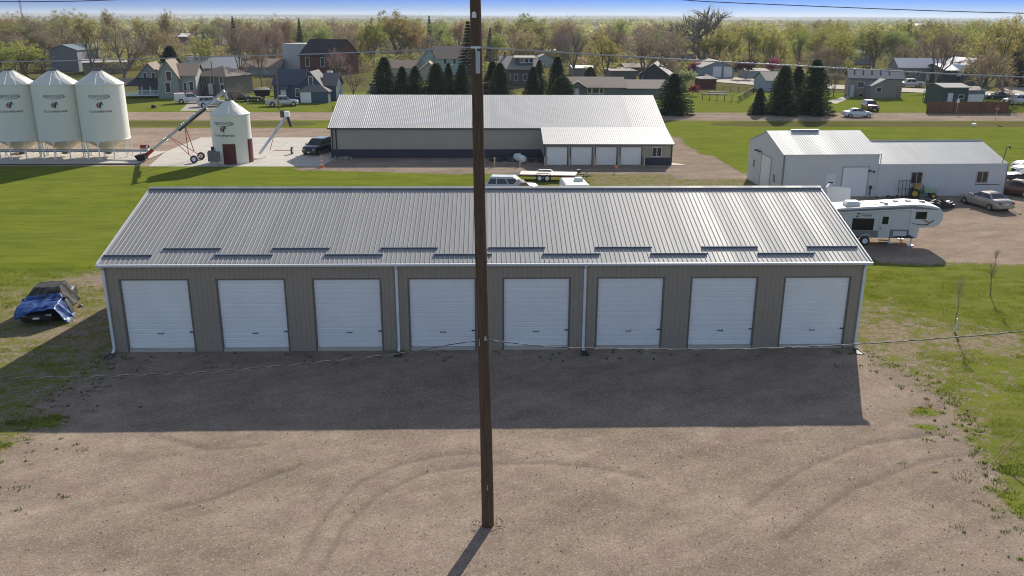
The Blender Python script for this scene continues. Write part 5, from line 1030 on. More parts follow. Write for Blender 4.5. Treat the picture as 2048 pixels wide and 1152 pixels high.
mb = MB(); gable_walls(mb, 4.7, 7, H-.4, 2.6, 'y'); mb.v = [(x-4.75, y+3, z) for x, y, z in mb.v]; mk('left_wing', mb, gg, t)
mb = MB(); gable_roof(mb, 4.7, 7, H-.4, 2.6, 'y', oh=.35); mb.v = [(x-4.75, y+3, z) for x, y, z in mb.v]; mk('left_roof', mb, tans, t); win_(t, -3.5, 3, H-1.2, .6, 1.5); win_(t, -1.9, 3, H-1.2, .6, 1.5)
mb = MB(); mb.add([(-8.2, -.6, 2.5), (-.05, -.6, 2.5), (-.05, 3, 3.7), (-8.2, 3, 3.7), (-8.2, -.6, 2.36), (-.05, -.6, 2.36), (-.05, 3, 3.56), (-8.2, 3, 3.56)], [(0, 1, 2, 3), (7, 6, 5, 4), (0, 4, 5, 1), (1, 5, 6, 2), (3, 7, 4, 0), (2, 6, 7, 3)]); mk('porch_roof', mb, dks, t)
mk('porch_floor', MB().box(-8.0, -.4, .5, -.06, 3, .7), M['trim'], t)
for i in range(6): mk('porch_post', MB().box(-8+i*1.55, -.42, .7, -7.86+i*1.55, -.28, 2.36), M['trim'], t)
q = MB(); q.box(-8, -.4, 1.45, -.1, -.32, 1.53); q.box(-8, -.4, .85, -.1, -.32, .9); [q.box(-8+i*.25, -.38, .9, -7.94+i*.25, -.34, 1.45) for i in range(31)]; mk('railing', q, M['trim'], t)
# brown hip roofed house
t, W, D, H, RI, rf = house('brown_house', 'brown two storey house with a hipped roof behind the small bin', 'house', (392, 190), (489, 190), 150, 130, 9, 'x', lap('brown', (.17, .155, .15)), shg('brown', (.19, .15, .125)), hip=4.2, rot=R(-20), W_=7.6)
for x in (1.0, 4.0, 6.2):
    if x < W-.8: win_(t, x, 0, H-1.5, .7, 1.2); win_(t, x+.1, 0, 1.0, .7, 1.3) if x != 4.0 else None
door(t, 'F', W, D, 3.3, .2, .9, 2.1)
house('metal_roof_barn', 'building with a pale ribbed metal roof behind the brown house', 'barn', (362, 152), (470, 152), 140, 112, 16, 'x', lap('grey', (.2, .21, .22)), mat('pale_metal_roof', (.42, .43, .43), .5, .2, var=.08), rot=R(-3))
# blue house
blw = lap('slate_blue', (.05, .095, .14)); gsh = shg('grey', (.19, .18, .175)); bsh = shg('blue_grey', (.075, .095, .125))
t, W, D, H, RI, rf = house('blue_house', 'dark blue house with grey shingle roofs behind the silver pickup', 'house', (549, 202), (592, 205), 168, 139, 7.5, 'x', blw, bsh, rot=R(-2), oh=.3)
win_(t, 4.2, 0, .9, .7, 1.4); door(t, 'F', W, D, 1.4, .2, .9, 2.1); mk('porch_hood', MB().loft([[(.7, -1.2, 2.3), (3.2, -1.2, 2.3), (3.2, -.05, 2.3), (.7, -.05, 2.3)], [(.8, -1.1, 2.42), (3.1, -1.1, 2.42), (2.9, -.05, 3.0), (1.0, -.05, 3.0)]], sm=False), bsh, t)
gwx = W; mb = MB(); gable_walls(mb, 3.7, 5, H+.1, 2.2, 'y'); mb.v = [(x+gwx, y-.8, z) for x, y, z in mb.v]; mk('gable_wing', mb, blw, t); mb = MB(); gable_roof(mb, 3.7, 7, H+.1, 2.2, 'y', oh=.3); mb.v = [(x+gwx, y-.8, z) for x, y, z in mb.v]; mk('gable_roof', mb, gsh, t); win_(t, gwx+1.5, -.8, H-.1, .7, 1.4)
mb = MB(); gable_walls(mb, 2.6, 6.6, H-.2, 2.0, 'x'); mb.v = [(x+gwx+3.7, y+.6, z) for x, y, z in mb.v]; mk('right_wing', mb, blw, t); mb = MB(); gable_roof(mb, 2.6, 6.6, H-.2, 2.0, 'x', oh=.3); mb.v = [(x+gwx+3.7, y+.6, z) for x, y, z in mb.v]; rf2 = mk('right_roof', mb, gsh, t); mk('skylight', MB().box(gwx+3.9, 4.2, H+1.5, gwx+5.0, 4.8, H+2.1), M['white'], rf2)
mb = MB(); mb.box(gwx+.2, -3.6, -.1, gwx+5.6, -.85, 2.3); mk('garage_wall', mb, blw, t); mb = MB(); gable_roof(mb, 5.4, 2.75, 2.3, 1.0, 'x', oh=.25, hip=1.9); mb.v = [(x+gwx+.2, y-3.6, z) for x, y, z in mb.v]; mk('garage_roof', mb, gsh, t); q = MB().box(gwx+.4, -3.65, .05, gwx+2.4, -3.602, 2.1); mk('garage_door', q, M['doorw'], t)
# left background
t, W, D, H, RI, rf = house('grey_gable_building', 'large grey gabled building with a blue green roof behind the grain bins', 'building', (104, 142), (160, 142), 99, 89, 22, 'y', lap('mid_grey', (.19, .20, .22)), mat('blue_green_roof', (.13, .19, .20), .5, .2), rot=R(0))
house('pale_low_building', 'low pale flat building behind the bare trees above the right grain bin', 'building', (170, 148), (255, 146), 124, 119, 14, 'x', lap('beige', (.30, .26, .22)), mat('pale_flat_roof', (.5, .47, .44), .8))
house('brick_long_building', 'long low red brick building with a pale flat roof far behind the bins', 'building', (72, 96), (190, 96), 81, 75, 20, 'x', mat('red_brick', (.15, .06, .045), .9, scale=.3), mat('pale_flat_roof', (.5, .47, .44), .8))
house('dark_roof_building', 'long dark building with a thin pale eave far off at the left', 'building', (228, 72), (318, 72), 58, 54, 25, 'x', lap('mid_grey', (.19, .20, .22)), dks)
house('pale_roof_building', 'building with a bright flat roof far behind the metal roofed barn', 'building', (346, 90), (440, 90), 73, 66, 25, 'x', lap('brownish', (.13, .10, .085)), mat('bright_flat_roof', (.68, .62, .56), .7))
house('tan_hip_house', 'tan roofed house between the metal roofed barn and the far pale roof', 'house', (362, 122), (412, 122), 112, 103, 12, 'x', lap('beige', (.30, .26, .22)), shg('light_brown', (.28, .2, .15)), hip=6)
house('low_ranch_house', 'low brown roofed ranch house behind the trees between the brown and blue houses', 'house', (484, 150), (560, 150), 137, 117, 12, 'x', lap('grey_green', (.27, .31, .29)), shg('light_brown', (.28, .2, .15)))
# big brick church hall
t, W, D, H, RI, rf = house('brick_hall', 'large red brick building with a steep dark roof behind the blue house', 'building', (602, 150), (672, 152), 110, 78, 13, 'x', lined('dark_brick', (.13, .045, .035), .3, 'Z', .85, .2, rough=.9), shg('near_black', (.035, .03, .035)))
for x in (1.8, 6.5, 12): win_(t, x, 0, 2.4, 1.1, 2.4)
mk('side_wing', MB().box(-8, 4, -.1, -.05, 12, 8.2), mat('white_stucco', (.5, .49, .48), .8), t)
# houses in the centre
mint = lap('pale_green', (.33, .42, .37))
t, W, D, H, RI, rf = house('pale_green_house', 'pale green two storey house with a brown roof left of the pole', 'house', (870, 150), (941, 150), 116, 92, 12, 'x', mint, shg('light_brown', (.28, .2, .15)), rot=R(6))
for x in (2.6, 5.2): win_(t, x, 0, H-1.5, .6, 1.2, mint)
mb = MB(); gable_walls(mb, 5, 3, H-.6, 3.2, 'y'); mb.v = [(x-4, y+1, z) for x, y, z in mb.v]; mk('gable_wing', mb, mint, t); mb = MB(); gable_roof(mb, 5, 9, H-.6, 3.2, 'y', oh=.4); mb.v = [(x-4, y+1, z) for x, y, z in mb.v]; mk('gable_roof', mb, shg('grey_green', (.22, .25, .23)), t); win_(t, -2.2, 1, H-2, 1.4, 1.2)
house('tan_low_house', 'low tan roofed house with pale walls left of the pale green house', 'house', (776, 152), (838, 152), 136, 120, 9, 'x', lap('cream', (.42, .41, .33)), shg('light_brown', (.28, .2, .15)), rot=R(4))
house('brown_roof_cottage', 'small cottage with a brown gable roof just below the pale green house', 'house', (836, 160), (880, 160), 142, 124, 9, 'y', lap('cream', (.42, .41, .33)), shg('light_brown', (.28, .2, .15)))
crf = shg('pale_tan', (.34, .30, .25)); brk = mat('dark_brown_brick', (.10, .085, .085), .9, scale=.5)
t, W, D, H, RI, rf = house('craftsman_house', 'dark gabled bungalow with a wide dormer right of the pole', 'house', (1002, 170), (1064, 168), 135, 111, 13, 'x', brk, crf, oh=.6, rot=R(-2))
k = RI/(D/2); dz = H+.9; mb = MB(); mb.box(W*.42, 1.2, dz-.6, W*.92, 5, dz+1.5); mk('dormer', mb, mat('dark_slate', (.07, .09, .11), .7), t)
mb = MB(); mb.add([(W*.36, .6, dz+1.45), (W*.98, .6, dz+1.45), (W*.98, 6.5, H+RI+.1), (W*.36, 6.5, H+RI+.1), (W*.36, .6, dz+1.3), (W*.98, .6, dz+1.3), (W*.98, 6.5, H+RI-.1), (W*.36, 6.5, H+RI-.1)], [(0, 1, 2, 3), (7, 6, 5, 4), (0, 4, 5, 1), (1, 5, 6, 2), (3, 7, 4, 0)]); mk('dormer_roof', mb, crf, t)
for i in range(3): win_(t, W*.55+i*1.1, 1.2, dz+.3, .8, .9)
for x in (1.5, 3.2, W-3): win_(t, x, 0, 1.2, .8, 1.3)
chimney(rf, .8, 6, H, H+RI+1)
house('far_dark_house', 'dark blue roofed house behind the red and white flowering trees', 'house', (1055, 100), (1098, 100), 92, 78, 10, 'x', lap('brownish', (.13, .10, .085)), shg('navy', (.03, .045, .085)))
house('pale_garage', 'pale blue grey garage with a gable end behind the bungalow', 'garage', (1071, 133), (1106, 133), 117, 109, 9, 'y', lap('pale_blue', (.36, .42, .47)), shg('tan_roof', (.30, .28, .24)))
house('bright_roof_shed', 'small building with a sunlit white roof right of the flowering trees', 'building', (1092, 112), (1114, 112), 106, 101, 8, 'x', lap('cream', (.42, .41, .33)), mat('bright_flat_roof', (.68, .62, .56), .7))
house('metal_roof_shed', 'grey metal roofed shed hidden behind the round evergreen', 'shed', (1146, 152), (1186, 152), 148, 134, 9, 'x', lap('grey', (.2, .21, .22)), mat('pale_metal_roof', (.42, .43, .43), .5, .2, var=.08))
# long ranch house
rw_ = lap('sage', (.16, .19, .18)); rr_ = shg('brown', (.19, .15, .125))
t, W, D, H, RI, rf = house('ranch_house', 'long grey green ranch house with a brown roof right behind the tan building', 'house', (1122, 196), (1246, 196), 173, 153, 11, 'x', rw_, rr_, rot=R(-2.5), oh=.5)
mb = MB(); gable_roof(mb, 3.4, 3.5, H, 1.1, 'y', oh=.3); mb.v = [(x+1.6, y-.7, z) for x, y, z in mb.v]; mk('entry_gable', mb, rr_, t); mk('gable_end', MB().prism([(1.75, H-.02), (4.85, H-.02), (3.3, H+1.0)], 'y', -.65, -.6), rw_, t)
door(t, 'F', W, D, 2.6, .1, .9, 2.1); [win_(t, x, 0, 1.0, w, 1.2) for x, w in ((5.4, .7), (6.3, 1.3), (7.8, .7))]
mb = MB(); gable_walls(mb, 8.5, 10, H-.2, RI-.3, 'x'); mb.v = [(x+W+.02, y+.3, z) for x, y, z in mb.v]; mk('garage_wing', mb, rw_, t); mb = MB(); gable_roof(mb, 8.6, 10, H-.2, RI-.3, 'x', oh=.45); mb.v = [(x+W+.5, y+.3, z) for x, y, z in mb.v]; mk('garage_roof', mb, rr_, t)
house('grey_shingle_house', 'house with a patchy grey hipped roof behind the long ranch house', 'house', (1222, 158), (1272, 158), 155, 145, 11, 'x', lap('sage', (.16, .19, .18)), shg('mixed_grey', (.30, .26, .23)), hip=5)
t, W, D, H, RI, rf = house('dark_gable_house', 'dark gable ended house with a light grey roof left of the large spruce', 'house', (1278, 165), (1334, 165), 147, 126, 12, 'y', lap('dark_green_grey', (.05, .06, .06)), shg('light_grey', (.33, .33, .30)), rot=R(-14), oh=.7)
house('brown_wood_house', 'brown board house with a faded roof behind the branches left of the dark gable house', 'house', (1250, 150), (1290, 150), 140, 126, 10, 'x', lap('brownish', (.13, .10, .085)), shg('faded', (.2, .16, .14)))
house('far_brown_house', 'brown roofed house at the foot of the big bare tree', 'house', (1346, 130), (1392, 130), 118, 108, 11, 'x', lap('brownish', (.13, .10, .085)), shg('faded', (.2, .16, .14)))
t, W, D, H, RI, rf = house('twin_door_garage', 'grey gabled garage with two white doors below the big bare tree', 'garage', (1403, 155), (1466, 155), 134, 121, 14, 'y', lap('blue_grey', (.27, .31, .37)), shg('tan_roof', (.30, .28, .24)), rot=R(-3), oh=.35)
for x in (.34, .68): mk('garage_door', MB().box(W*x, -.05, .05, W*x+W*.26, -.004, 2.9), M['doorw'], t)
t, W, D, H, RI, rf = house('garden_pavilion', 'small dark pavilion with a brown hipped roof at the back of the fenced garden', 'pavilion', (1401, 176), (1432, 176), 160, 149, 5.5, 'x', mat('dark_red_brick', (.10, .035, .03), .9), shg('tan_roof', (.30, .28, .24)), hip=2.6)
house('white_garage', 'low white garage behind the dark crabapple tree', 'garage', (1494, 156), (1536, 156), 143, 140, 8, 'x', lap('pale_grey', (.40, .44, .48)), shg('tan_roof', (.30, .28, .24)), Hmin=1.9)
house('pale_blue_cottage', 'pale blue cottage left of the tall spruces across the road', 'house', (1532, 182), (1572, 182), 160, 143, 9, 'x', lap('pale_blue', (.36, .42, .47)), shg('tan_roof', (.30, .28, .24)))
# right side
bw = lap('beige_grey', (.28, .255, .23)); nb = shg('slate_blue', (.06, .085, .13))
t, W, D, H, RI, rf = house('beige_house', 'beige house with a slate blue roof behind the white sedan', 'house', (1695, 193), (1797, 194), 155, 138, 8, 'x', bw, nb, rot=R(-17), W_=10.3)
win_(t, 1.7, 0, H-1.9, 1.2, .95); mk('bulkhead', MB().box(.3, -.7, 0, 1.1, -.02, 2.4), mat('pale_door', (.45, .5, .53), .6), t); mk('basement_window', MB().box(2.2, -.03, .1, 2.9, -.004, .55), M['glass'], t)
for i in range(5): mk('roof_vent', MB().box(1+i*1.7, D/2-.5, H+RI-.1, 1.3+i*1.7, D/2-.2, H+RI+.15), M['dkmetal'], rf)
t, W, D, H, RI, rf = house('beige_shed', 'beige garden shed with a pale gable trim in front of the beige house', 'shed', (1741, 197), (1790, 197), 171, 158, 6, 'y', bw, shg('pale_grey', (.33, .33, .31)), oh=.2, rot=R(-1))
win_(t, W*.2, 0, 1.35, .9, .75)
t, W, D, H, RI, rf = house('mobile_home', 'long grey mobile home with a gleaming white roof behind the white pickup', 'mobile home', (1795, 165), (1903, 166), 134, 116, 8, 'x', lap('warm_grey', (.24, .23, .21)), mat('white_metal_roof', (.62, .60, .60), .4, .2))
[win_(t, W*x, 0, 1.7, .9, 1.1) for x in (.12, .32, .72)]; door(t, 'F', W, D, W*.52, .5, .9, 2.0)
t, W, D, H, RI, rf = house('blue_roof_house', 'green gambrel house with a bright blue metal roof behind the green shed', 'house', (1888, 170), (1945, 170), 140, 127, 12, 'x', lap('dark_green', (.05, .075, .065)), mat('blue_metal_roof', (.012, .035, .12), .4, .2))
mb = MB(); gw = 7; a_ = H+2.6; mb.prism([(0, 0), (gw, 0), (gw, H*.7), (gw*.82, H+1.0), (gw/2, a_), (gw*.18, H+1.0), (0, H*.7)], 'y', -1.5, 9); mb.v = [(x+W*.42, y, z) for x, y, z in mb.v]; mk('gambrel_wing', mb, lap('dark_green', (.05, .075, .065)), t)
q = MB(); L_ = [(-.3, H*.6), (gw*.18, H+1.05), (gw/2, a_+.08), (gw*.82, H+1.05), (gw+.3, H*.6)]
for (a, b), (c, d) in zip(L_[:-1], L_[1:]): q.prism([(a, b), (c, d), (c, d+.16), (a, b+.16)], 'y', -1.8, 9.2)
q.v = [(x+W*.42, y, z) for x, y, z in q.v]; mk('gambrel_roof', q, M['trim'], t)
t, W, D, H, RI, rf = house('green_shed', 'dark green shed with a white framed door behind the wood fence', 'shed', (1884, 212), (1932, 212), 174, 168, 7, 'x', lap('moss_green', (.055, .09, .07)), shg('pale_grey', (.33, .33, .31)), rot=R(0))
door(t, 'F', W, D, .9, .3, .8, 2.0); win_(t, 2.9, 0, 1.4, .9, .6)
t, W, D, H, RI, rf = house('grey_lean_shed', 'pale grey shed with a large white door against the green shed', 'shed', (1932, 212), (1966, 212), 180, 175, 6, 'x', lap('mid_grey', (.19, .20, .22)), shg('tan_roof', (.30, .28, .24)), rot=R(0), oh=.15)
mk('door', MB().box(.15, -.05, .1, W-.2, -.004, H-.8), M['doorw'], t)
t, W, D, H, RI, rf = house('far_blue_house', 'blue grey house half hidden by branches above the beige house', 'house', (1690, 128), (1745, 128), 106, 96, 10, 'x', lap('blue_grey', (.27, .31, .37)), shg('navy', (.03, .045, .085)))
house('far_blue_roof_house', 'house with a dark blue roof glimpsed in the trees at the upper right', 'house', (1668, 106), (1694, 106), 96, 86, 9, 'x', lap('brownish', (.13, .10, .085)), shg('navy', (.03, .045, .085)))
house('far_pale_house', 'small pale house glimpsed beside the yellow tree at the far right', 'house', (1950, 125), (1985, 125), 117, 108, 9, 'y', lap('cream', (.42, .41, .33)), shg('pale_grey', (.33, .33, .31)))
for i, (px, py, w_, lab) in enumerate(((1740, 41, 30, 'tiny white farm building on the horizon, leftmost'), (1808, 50, 26, 'tiny white farm building among the far fields, second from the left'), (1830, 48.5, 20, 'tiny white farm building among the far fields, third from the left'), (1846, 46.5, 22, 'tiny white farm building among the far fields, right of three close together'), (2024, 53, 26, 'tiny white farm building at the far right edge'))):
    g = G(px, py+3.2); k = (g-CAM).length/F_PX; t = thing('far_barn', lab, 'barn', (g.x, g.y, 0), 0, 'white farm buildings on the plain'); mb = MB(); gable_walls(mb, w_*k, 12, 2.2*k, 1.2*k, 'x'); mk('wall', mb, M['white'], t); mb = MB(); gable_roof(mb, w_*k, 12, 2.2*k, 1.4*k, 'x'); mk('roof', mb, M['white'], t)
# streets among the houses
for nm, pts in (('side_street', gp(1655, 177, 1900, 188, 2048, 196, 2048, 186, 1900, 180, 1655, 169)), ('driveway', gp(1432, 164, 1535, 172, 1535, 160, 1490, 154, 1436, 157)), ('side_road', gp(1990, 192, 2048, 192, 2048, 130, 2022, 118, 2008, 130, 2020, 160)), ('driveway', gp(360, 222, 430, 222, 440, 196, 385, 198)), ('driveway', gp(1655, 203, 1700, 190, 1700, 196, 1672, 208))):
    if nm == 'side_street' and False: continue
    sheet(nm, pts, .03 if nm != 'side_road' else .036, mat('pale_gravel', (.36, .31, .26), .95, var=.15, scale=.5))
# fences, signs and poles across the road
def post_fence(name, label, pts, Hh, m, board=True, step=2.4, cat='fence'):
    t = thing(name, label, cat, (0, 0, 0))
    for (a, b) in zip(pts[:-1], pts[1:]):
        a = Vector((a[0], a[1], 0)); b = Vector((b[0], b[1], 0)); L = (b-a).length; d = (b-a)/L; n = Vector((-d.y, d.x, 0))
        if board:
            mb = MB(); k = int(L/.15)
            for i in range(k): p = a+d*(i*.15); q = a+d*(i*.15+.14); h = Hh+.03*math.sin(i*7.3); mb.add([p, q, q+n*.02, p+n*.02]+[v+Vector((0, 0, h)) for v in (p, q, q+n*.02, p+n*.02)], [(0, 1, 5, 4), (1, 2, 6, 5), (2, 3, 7, 6), (3, 0, 4, 7), (4, 5, 6, 7)])
            mk('board_panel', mb, m, t)
        else:
            for z in (.15, Hh*.95): mk('rail', MB().tube(a+Vector((0, 0, z)), b+Vector((0, 0, z)), .02, n=4), m, t)
        for i in range(int(L/step)+1): p = a+d*min(L, i*step)-n*.05; mk('post', MB().box(p.x-.05, p.y-.05, 0, p.x+.05, p.y+.05, Hh+.05), m, t)
    return t
fw = mat('stained_fence', (.19, .085, .04), .85, var=.35, scale=1.2, stretch=(3, 3, .4))
post_fence('wood_fence', 'brown board fence along the road in front of the green shed', gp(1852, 227, 2012, 227, 2016, 216), 2.0, fw)
post_fence('wood_fence', 'tall dark board fence panel left of the green shed, behind the stacked deck', gp(1855, 196, 1884, 196), 2.2, fw)
post_fence('garden_fence', 'thin dark wire fence round the garden beds right of the large evergreen', gp(1405, 200, 1475, 206, 1507, 187, 1425, 183), 1.35, M['black'], False, 1.7)
for i, (a, b) in enumerate((((1406, 190), (1466, 194)), ((1420, 186), (1462, 189)))):
    p, q = G(*a), G(*b); t = thing('garden_bed', ('long pale edged garden bed nearest the fence front', 'shorter garden bed at the back of the fenced garden')[i], 'garden bed', (p.x, p.y, 0)); mk('edge_board', MB().box(0, 0, 0, q.x-p.x, .15, .25), mat('pale_board', (.5, .45, .36), .8), t); mk('soil', MB().box(0, .151, 0, q.x-p.x, 1.6, .2), mat('garden_soil', (.14, .10, .08), .95), t)
p = G(1857, 206); t = thing('wooden_deck', 'raised wooden deck with pale boards between the fence and the green shed', 'deck', (p.x, p.y, 0)); mk('deck_boards', MB().box(0, 0, .9, 3.2, 2.6, 1.0), mat('pale_board', (.5, .45, .36), .8), t); mk('deck_step', MB().box(0, -1.2, .4, 3.2, -.05, .5), mat('pale_board', (.5, .45, .36), .8), t); [mk('deck_post', MB().box(x, y, 0, x+.12, y+.12, 2.2), fw, t) for x in (0, 3.08) for y in (-1.2, 2.4)]
def far_pole(label, px, yb, yt, r=.12, arm=False, name='utility_pole', cat='utility pole'):
    g = G(px, yb); h = P(px, yt, g.y).z; t = thing(name, label, cat, (g.x, g.y, 0)); mk('pole', MB().tube((0, 0, 0), (0, 0, h), r, r*.7, 8), M['wood'], t)
    if arm: mk('lamp_arm', MB().tube((0, 0, h-.4), (.25, -1.2, h+.35), .05, n=6), M['trim'], t); mk('lamp_head', MB().box(.1, -1.6, h+.3, .4, -1.0, h+.42), M['trim'], t)
    return h
far_pole('wooden utility pole standing in front of the blue house', 558, 219, 128); far_pole('wooden street light pole among the evergreens left of the big pole', 902, 190, 132, .12, True, 'street_light', 'street light')
far_pole('wooden utility pole in front of the brown house', 429, 192, 122); far_pole('utility pole rising right of the bungalow', 1101, 150, 105); far_pole('slim pole with crossarm in front of the long brick building', 118, 95, 60)
far_pole('slim pole in front of the blue gambrel house', 1853, 178, 140, .1)
g = G(60, 132); t = thing('radio_mast', 'slender red brown radio mast rising above the trees at the top left', 'mast', (g.x, g.y, 0)); mb = MB(); hh = 38
for k in range(3): a = k*2.094; mb.tube((.25*math.cos(a), .25*math.sin(a), 0), (.25*math.cos(a), .25*math.sin(a), hh), .05, n=4)
for i in range(76): a = i*2.094; mb.tube((.25*math.cos(a), .25*math.sin(a), i*.5), (.25*math.cos(a+2.094), .25*math.sin(a+2.094), i*.5+.5), .025, n=3)
mk('lattice', mb, mat('rust_red', (.16, .05, .04), .7), t)
g = G(1990, 245); t = thing('stop_sign', 'red octagonal stop sign on a post beside the road at the right', 'sign', (g.x, g.y, 0), R(0)); h = P(1994, 218, g.y).z
mk('post', MB().box(-.03, 0, 0, .03, .05, h+.4), M['galv'], t); q = MB(); q.prism([(.38*math.cos(R(22.5+45*i)), h+.38*math.sin(R(22.5+45*i))) for i in range(8)], 'y', -.03, -.005); pl = mk('plate', q, M['red'], t)
v = text_mesh('STOP', .28, True); mk('lettering', MB().add([(x, -.036, y+h-.10) for x, y, _ in v[0]], v[1]), M['white'], pl)
g = G(1912, 229); t = thing('road_sign', 'pale back of a road sign on a post in front of the wood fence', 'sign', (g.x, g.y, 0)); h = P(1914, 202, g.y).z; mk('post', MB().box(-.03, 0, 0, .03, .05, h), M['galv'], t); mk('plate', MB().box(-.25, -.03, h-.35, .25, -.005, h+.3), M['trim'], t)
g = G(1947, 252); t = thing('mailbox', 'small white and black box on a thin rod in the grass verge at the right', 'marker', (g.x, g.y, 0)); mk('box', MB().box(-.3, -.2, .05, .3, .2, .4), M['white'], t); mk('rod', MB().tube((-.3, 0, 0), (-.3, 0, 1.4), .02, n=5), M['dkmetal'], t)
g = G(664/4+512, 222); g = G(664, 222); 
t = thing('dark_post', 'short dark post at the near side of the lawn left of the tan building', 'post', G(666, 221)); mk('post', MB().tube((0, 0, 0), (0, 0, .7), .09, n=8), M['dkmetal'], t); mk('cap', MB().tube((0, 0, .7), (0, 0, .76), .11, n=8), M['dkmetal'], t)
t = thing('portable_shed', 'pale blue grey shed box behind the left end of the tan roof', 'shed', G(745, 196)); mk('body', MB().box(-.5, 0, 0, 1.6, 2, 2.6), lap('pale_blue', (.36, .42, .47)), t); mk('cover', MB().box(-.6, -.1, 2.6, 1.7, 2.1, 2.85), M['black'], t)
g = G(309, 216); rubble('dark stump on the lawn below the grey green house', g.x, g.y, 5, 5, .3, M['dkmetal'], 'stump', 'stump', .5)
# ---------------- trees ----------------
def leafmat(name, col, rnd=.35, tr=.6):
    m = mat(name, col, .75, var=.35, scale=.8, rnd=rnd, spec=.2); t = m.node_tree; N = t.nodes; L = t.links; b = N['Principled BSDF']
    out = [n for n in N if n.type == 'OUTPUT_MATERIAL'][0]; tl = N.new('ShaderNodeBsdfTranslucent'); ms = N.new('ShaderNodeMixShader'); ms.inputs[0].default_value = tr
    L.new(b.inputs['Base Color'].links[0].from_socket, tl.inputs[0]); L.new(b.outputs[0], ms.inputs[1]); L.new(tl.outputs[0], ms.inputs[2]); L.new(ms.outputs[0], out.inputs[0]); return m
LM = dict(lime=leafmat('leaf_lime', (.33, .325, .075)), olive=leafmat('leaf_olive', (.31, .31, .09)), tan=leafmat('bud_tan', (.42, .34, .17)), brown=leafmat('bud_brown', (.24, .17, .12)), magenta=leafmat('blossom_magenta', (.30, .06, .12)),
          cream=leafmat('blossom_cream', (.46, .47, .24)), dark=leafmat('needle_dark', (.035, .055, .026), .25, .25), needle=leafmat('needle_green', (.055, .085, .035), .25, .3), grape=leafmat('leaf_dark_plum', (.06, .03, .035)), orange=leafmat('bud_orange', (.32, .16, .05)))
def tri_blades(P0, P1, wd, rs):      # narrow blades from P0 to P1
    n = len(P0); d = P1-P0; r = rs.normal(size=(n, 3)); s = np.cross(d, r); s /= np.linalg.norm(s, axis=1)[:, None]+1e-9; s *= np.asarray(wd).reshape(-1, 1)/2
    return np.stack([P0-s, P0+s, P1], 1)
def make_tree(seed, H=14., CR=5.5, trunk=.15, fork=5, bare=.5, leaf=None, nleaf=6000, ls=.16, up=.5, twig='twig', twn=7, tw=.045, two=False):
    rs = np.random.RandomState(seed); mb = MB(); tips = []
    segs = []
    def grow(p, d, L, r, lv, n=3):
        q = p; dd = d.copy(); nn = 3 if lv < 2 else 2
        for i in range(nn):
            dd = dd+rs.normal(size=3)*.16+np.array((0, 0, .06 if lv else 0)); dd /= np.linalg.norm(dd); e = q+dd*L/nn; r1 = r*(1-.22/nn*(i+1)*1.6)
            segs.append((q, e, r*(1-.35*i/nn), r*(1-.35*(i+1)/nn), lv)); q = e
            if lv == 3 or (lv == 2): tips.append((q, dd, L))
        if lv >= 3: return
        kk = fork if lv == 0 else (4 if lv == 1 else 4)
        for j in range(kk):
            a = 2*math.pi*(j+rs.rand()*.7)/kk; sp = (.55+.5*rs.rand())*(1.0 if lv else 1.0-.0*up)
            u = np.cross(dd, (0, 0, 1.)) ; u = u/np.linalg.norm(u) if np.linalg.norm(u) > .05 else np.array((1., 0, 0)); v = np.cross(dd, u)
            nd = dd*math.cos(sp)+(u*math.cos(a)+v*math.sin(a))*math.sin(sp)+np.array((0, 0, up*.35)); nd /= np.linalg.norm(nd)
            st = q if j < 2 else p+(q-p)*(.6+.4*rs.rand())
            grow(st, nd, L*(.62+.3*rs.rand()) if lv else H*.30*(.8+.4*rs.rand()), r*(.55+.12*rs.rand()), lv+1)
    if two:
        for s in (-1, 1): grow(np.array((0., 0, 0)), np.array((s*.28, 0, 1.)), H*.33, H*trunk*.085, 0)
    else: grow(np.array((0., 0, 0)), np.array((rs.normal()*.05, rs.normal()*.05, 1.)), H*trunk, H*.022, 0)
    top = max(t[0][2] for t in tips)*1.04; rad = np.percentile([math.hypot(t[0][0], t[0][1]) for t in tips], 92)*1.06
    S_ = np.array((CR/rad, CR/rad, H/top))
    for a, b, r0, r1, lv in segs:
        mr0 = .055 if two else .03
        if lv < 3 or two: mb.tube(a*S_, b*S_, max(r0*(1.5 if two else 1), mr0), max(r1*(1.5 if two else 1), mr0*.8), 7 if lv == 0 else 5 if lv == 1 else 4, cap=False)
    tp = np.array([t[0] for t in tips])*S_; td = np.array([t[1] for t in tips])
    k = twn; P0 = np.repeat(tp, k, 0); n = len(P0); d = np.repeat(td, k, 0)+rs.normal(size=(n, 3))*.75; d[:, 2] += .25; d /= np.linalg.norm(d, axis=1)[:, None]
    ln = H*.055*(.6+.9*rs.rand(n)); P0 = P0+rs.normal(size=(n, 3))*H*.012; P1 = P0+d*ln[:, None]
    T1 = tri_blades(P0, P1, tw*np.ones(n), rs)
    i2 = rs.randint(0, n, n); f = rs.rand(n)[:, None]; Q0 = P0[i2]*(1-f)+P1[i2]*f; d2 = d[i2]+rs.normal(size=(n, 3))*.7; d2 /= np.linalg.norm(d2, axis=1)[:, None]; T2 = tri_blades(Q0, Q0+d2*ln[i2][:, None]*.6, tw*.7*np.ones(n), rs)
    T = np.concatenate([T1, T2]); lf = None
    if nleaf:
        i = rs.randint(0, n, nleaf); f = rs.rand(nleaf)[:, None]; c = P0[i]*(1-f)+P1[i]*f+rs.normal(size=(nleaf, 3))*H*.012; s = ls*(.5+rs.rand(nleaf)); a = rs.normal(size=(nleaf, 3, 3))*s[:, None, None]*.6; lf = c[:, None]+a
    return mb, T, lf, leaf, twig
PROTO = {}
